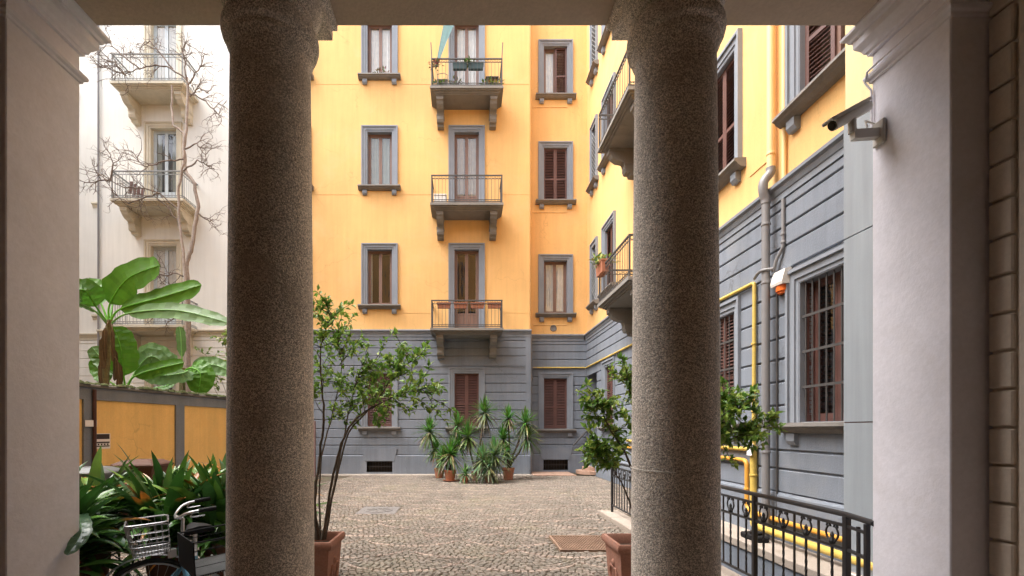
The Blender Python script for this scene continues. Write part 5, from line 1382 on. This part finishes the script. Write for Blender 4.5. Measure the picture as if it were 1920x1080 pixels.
guard(lambda u, z, w: Vector((Xr + u, w, wr + .019 + z)), R(20), R(200)).build('mudguard', 'chrome', t, smooth=60)
guard(lambda u, z, w: F(Xf + u, w, wr + .019 + z), R(-5), R(130)).build('mudguard', 'chrome', t, smooth=60)
mb = MB(); mb.tube([(-.06, 0, .78), (-.10, 0, .97)], .013, 10); mb.build('seat_post', 'chrome', t)
mb = MB(); vs = []; fs = []; n = 12
for i in range(n + 1):
    u = i / n; x = .17 - .30 * u; w = .022 + .085 * max(0, (u - .35) / .65) ** .8; h = .985 + .02 * math.sin(u * 3) + .025 * u
    vs += [(-.10 + x, -w, h - .045), (-.10 + x, -w * .75, h - .005), (-.10 + x, 0, h + .005), (-.10 + x, w * .75, h - .005), (-.10 + x, w, h - .045)]
for i in range(n):
    for k in range(4): fs.append((i * 5 + k, i * 5 + k + 1, i * 5 + 6 + k, i * 5 + 5 + k))
fs += [(0, 1, 2, 3, 4), tuple(n * 5 + k for k in (4, 3, 2, 1, 0))]; fs += [(i * 5, i * 5 + 5, i * 5 + 9, i * 5 + 4) for i in range(n)]
mb.add(vs, fs); mb.build('saddle', 'black', t, smooth=60)
rk = MB()
for s_ in (-1, 1): rk.tube([(Xr, s_ * .07, wr + .02), (Xr + .05, s_ * .07, .80), (Xr + .28, s_ * .06, .80)], .007, 6); rk.tube([(Xr - .2, s_ * .07, .80), (Xr + .1, s_ * .07, .80)], .007, 6)
rk.build('rack', 'chrome', t, smooth=50)
# black rear crate with wire floor
cz, ch = .806, .215; xa, xb, yw = Xr - .20, Xr + .20, .155
cr = MB().box(xa, xb, yw - .006, yw, cz, cz + ch).box(xa, xb, -yw, -yw + .006, cz, cz + ch).box(xa, xb, -yw + .0061, yw - .0061, cz + ch - .012, cz + ch - .004) if False else MB()
cr.box(xa, xb, yw - .006, yw, cz, cz + ch); cr.box(xa, xb, -yw, -yw + .006, cz, cz + ch)
cb = cr.build('crate', 'black', t)
mb = MB()
for x in (xa + .006, xb - .006): mb.tube([(x, -yw, cz + ch - .006), (x, yw, cz + ch - .006)], .006, 6); mb.tube([(x, -yw, cz + .004), (x, yw, cz + .004)], .006, 6)
for x in (xa + .006, xb - .006):
    for z_ in (.06, .11, .16): mb.tube([(x, -yw, cz + z_), (x, yw, cz + z_)], .0022, 4)
mb.build('rim', 'black', cb)
mb = MB()
for i in range(22): y_ = -yw + .01 + (2 * yw - .02) * i / 21; mb.box(xa, xb, y_ - .0028, y_ + .0028, cz, cz + .006)
for i in range(26): x_ = xa + .005 + (xb - xa - .01) * i / 25; mb.box(x_ - .0028, x_ + .0028, -yw, yw, cz + .0062, cz + .011)
o = mb.build('wire_floor', 'iron_pale', cb); o['kind'] = 'stuff'
mb = MB()
for s_, a in ((-1, .6), (1, .6 + math.pi)): mb.tube([(.05, s_ * .05, .29), (.05 + .17 * math.cos(a), s_ * .07, .29 + .17 * math.sin(a))], .010, 8); mb.bev(.05 + .17 * math.cos(a) - .045, .05 + .17 * math.cos(a) + .045, s_ * .12 - .04, s_ * .12 + .04, .29 + .17 * math.sin(a) - .012, .29 + .17 * math.sin(a) + .012, .003)
mb.lathe([(.085, -.0), (.09, .002), (.085, .004)], 24, (.05, 0, .29)) if False else None
mb.tube([(.05, -.06, .29), (.05, .06, .29)], .02, 10); mb.build('crankset', 'chrome', t)
MB().tube([(-.02, .05, .28), (-.12, .14, .015)], .010, 8).build('kickstand', 'chrome', t)
MB().obox(F(hx + .06, 0, .72), F(.03 + hx, 0, 0) - F(hx, 0, 0), F(hx, .035, 0) - F(hx, 0, 0), (0, 0, .03)).build('headlamp', 'chrome', t)
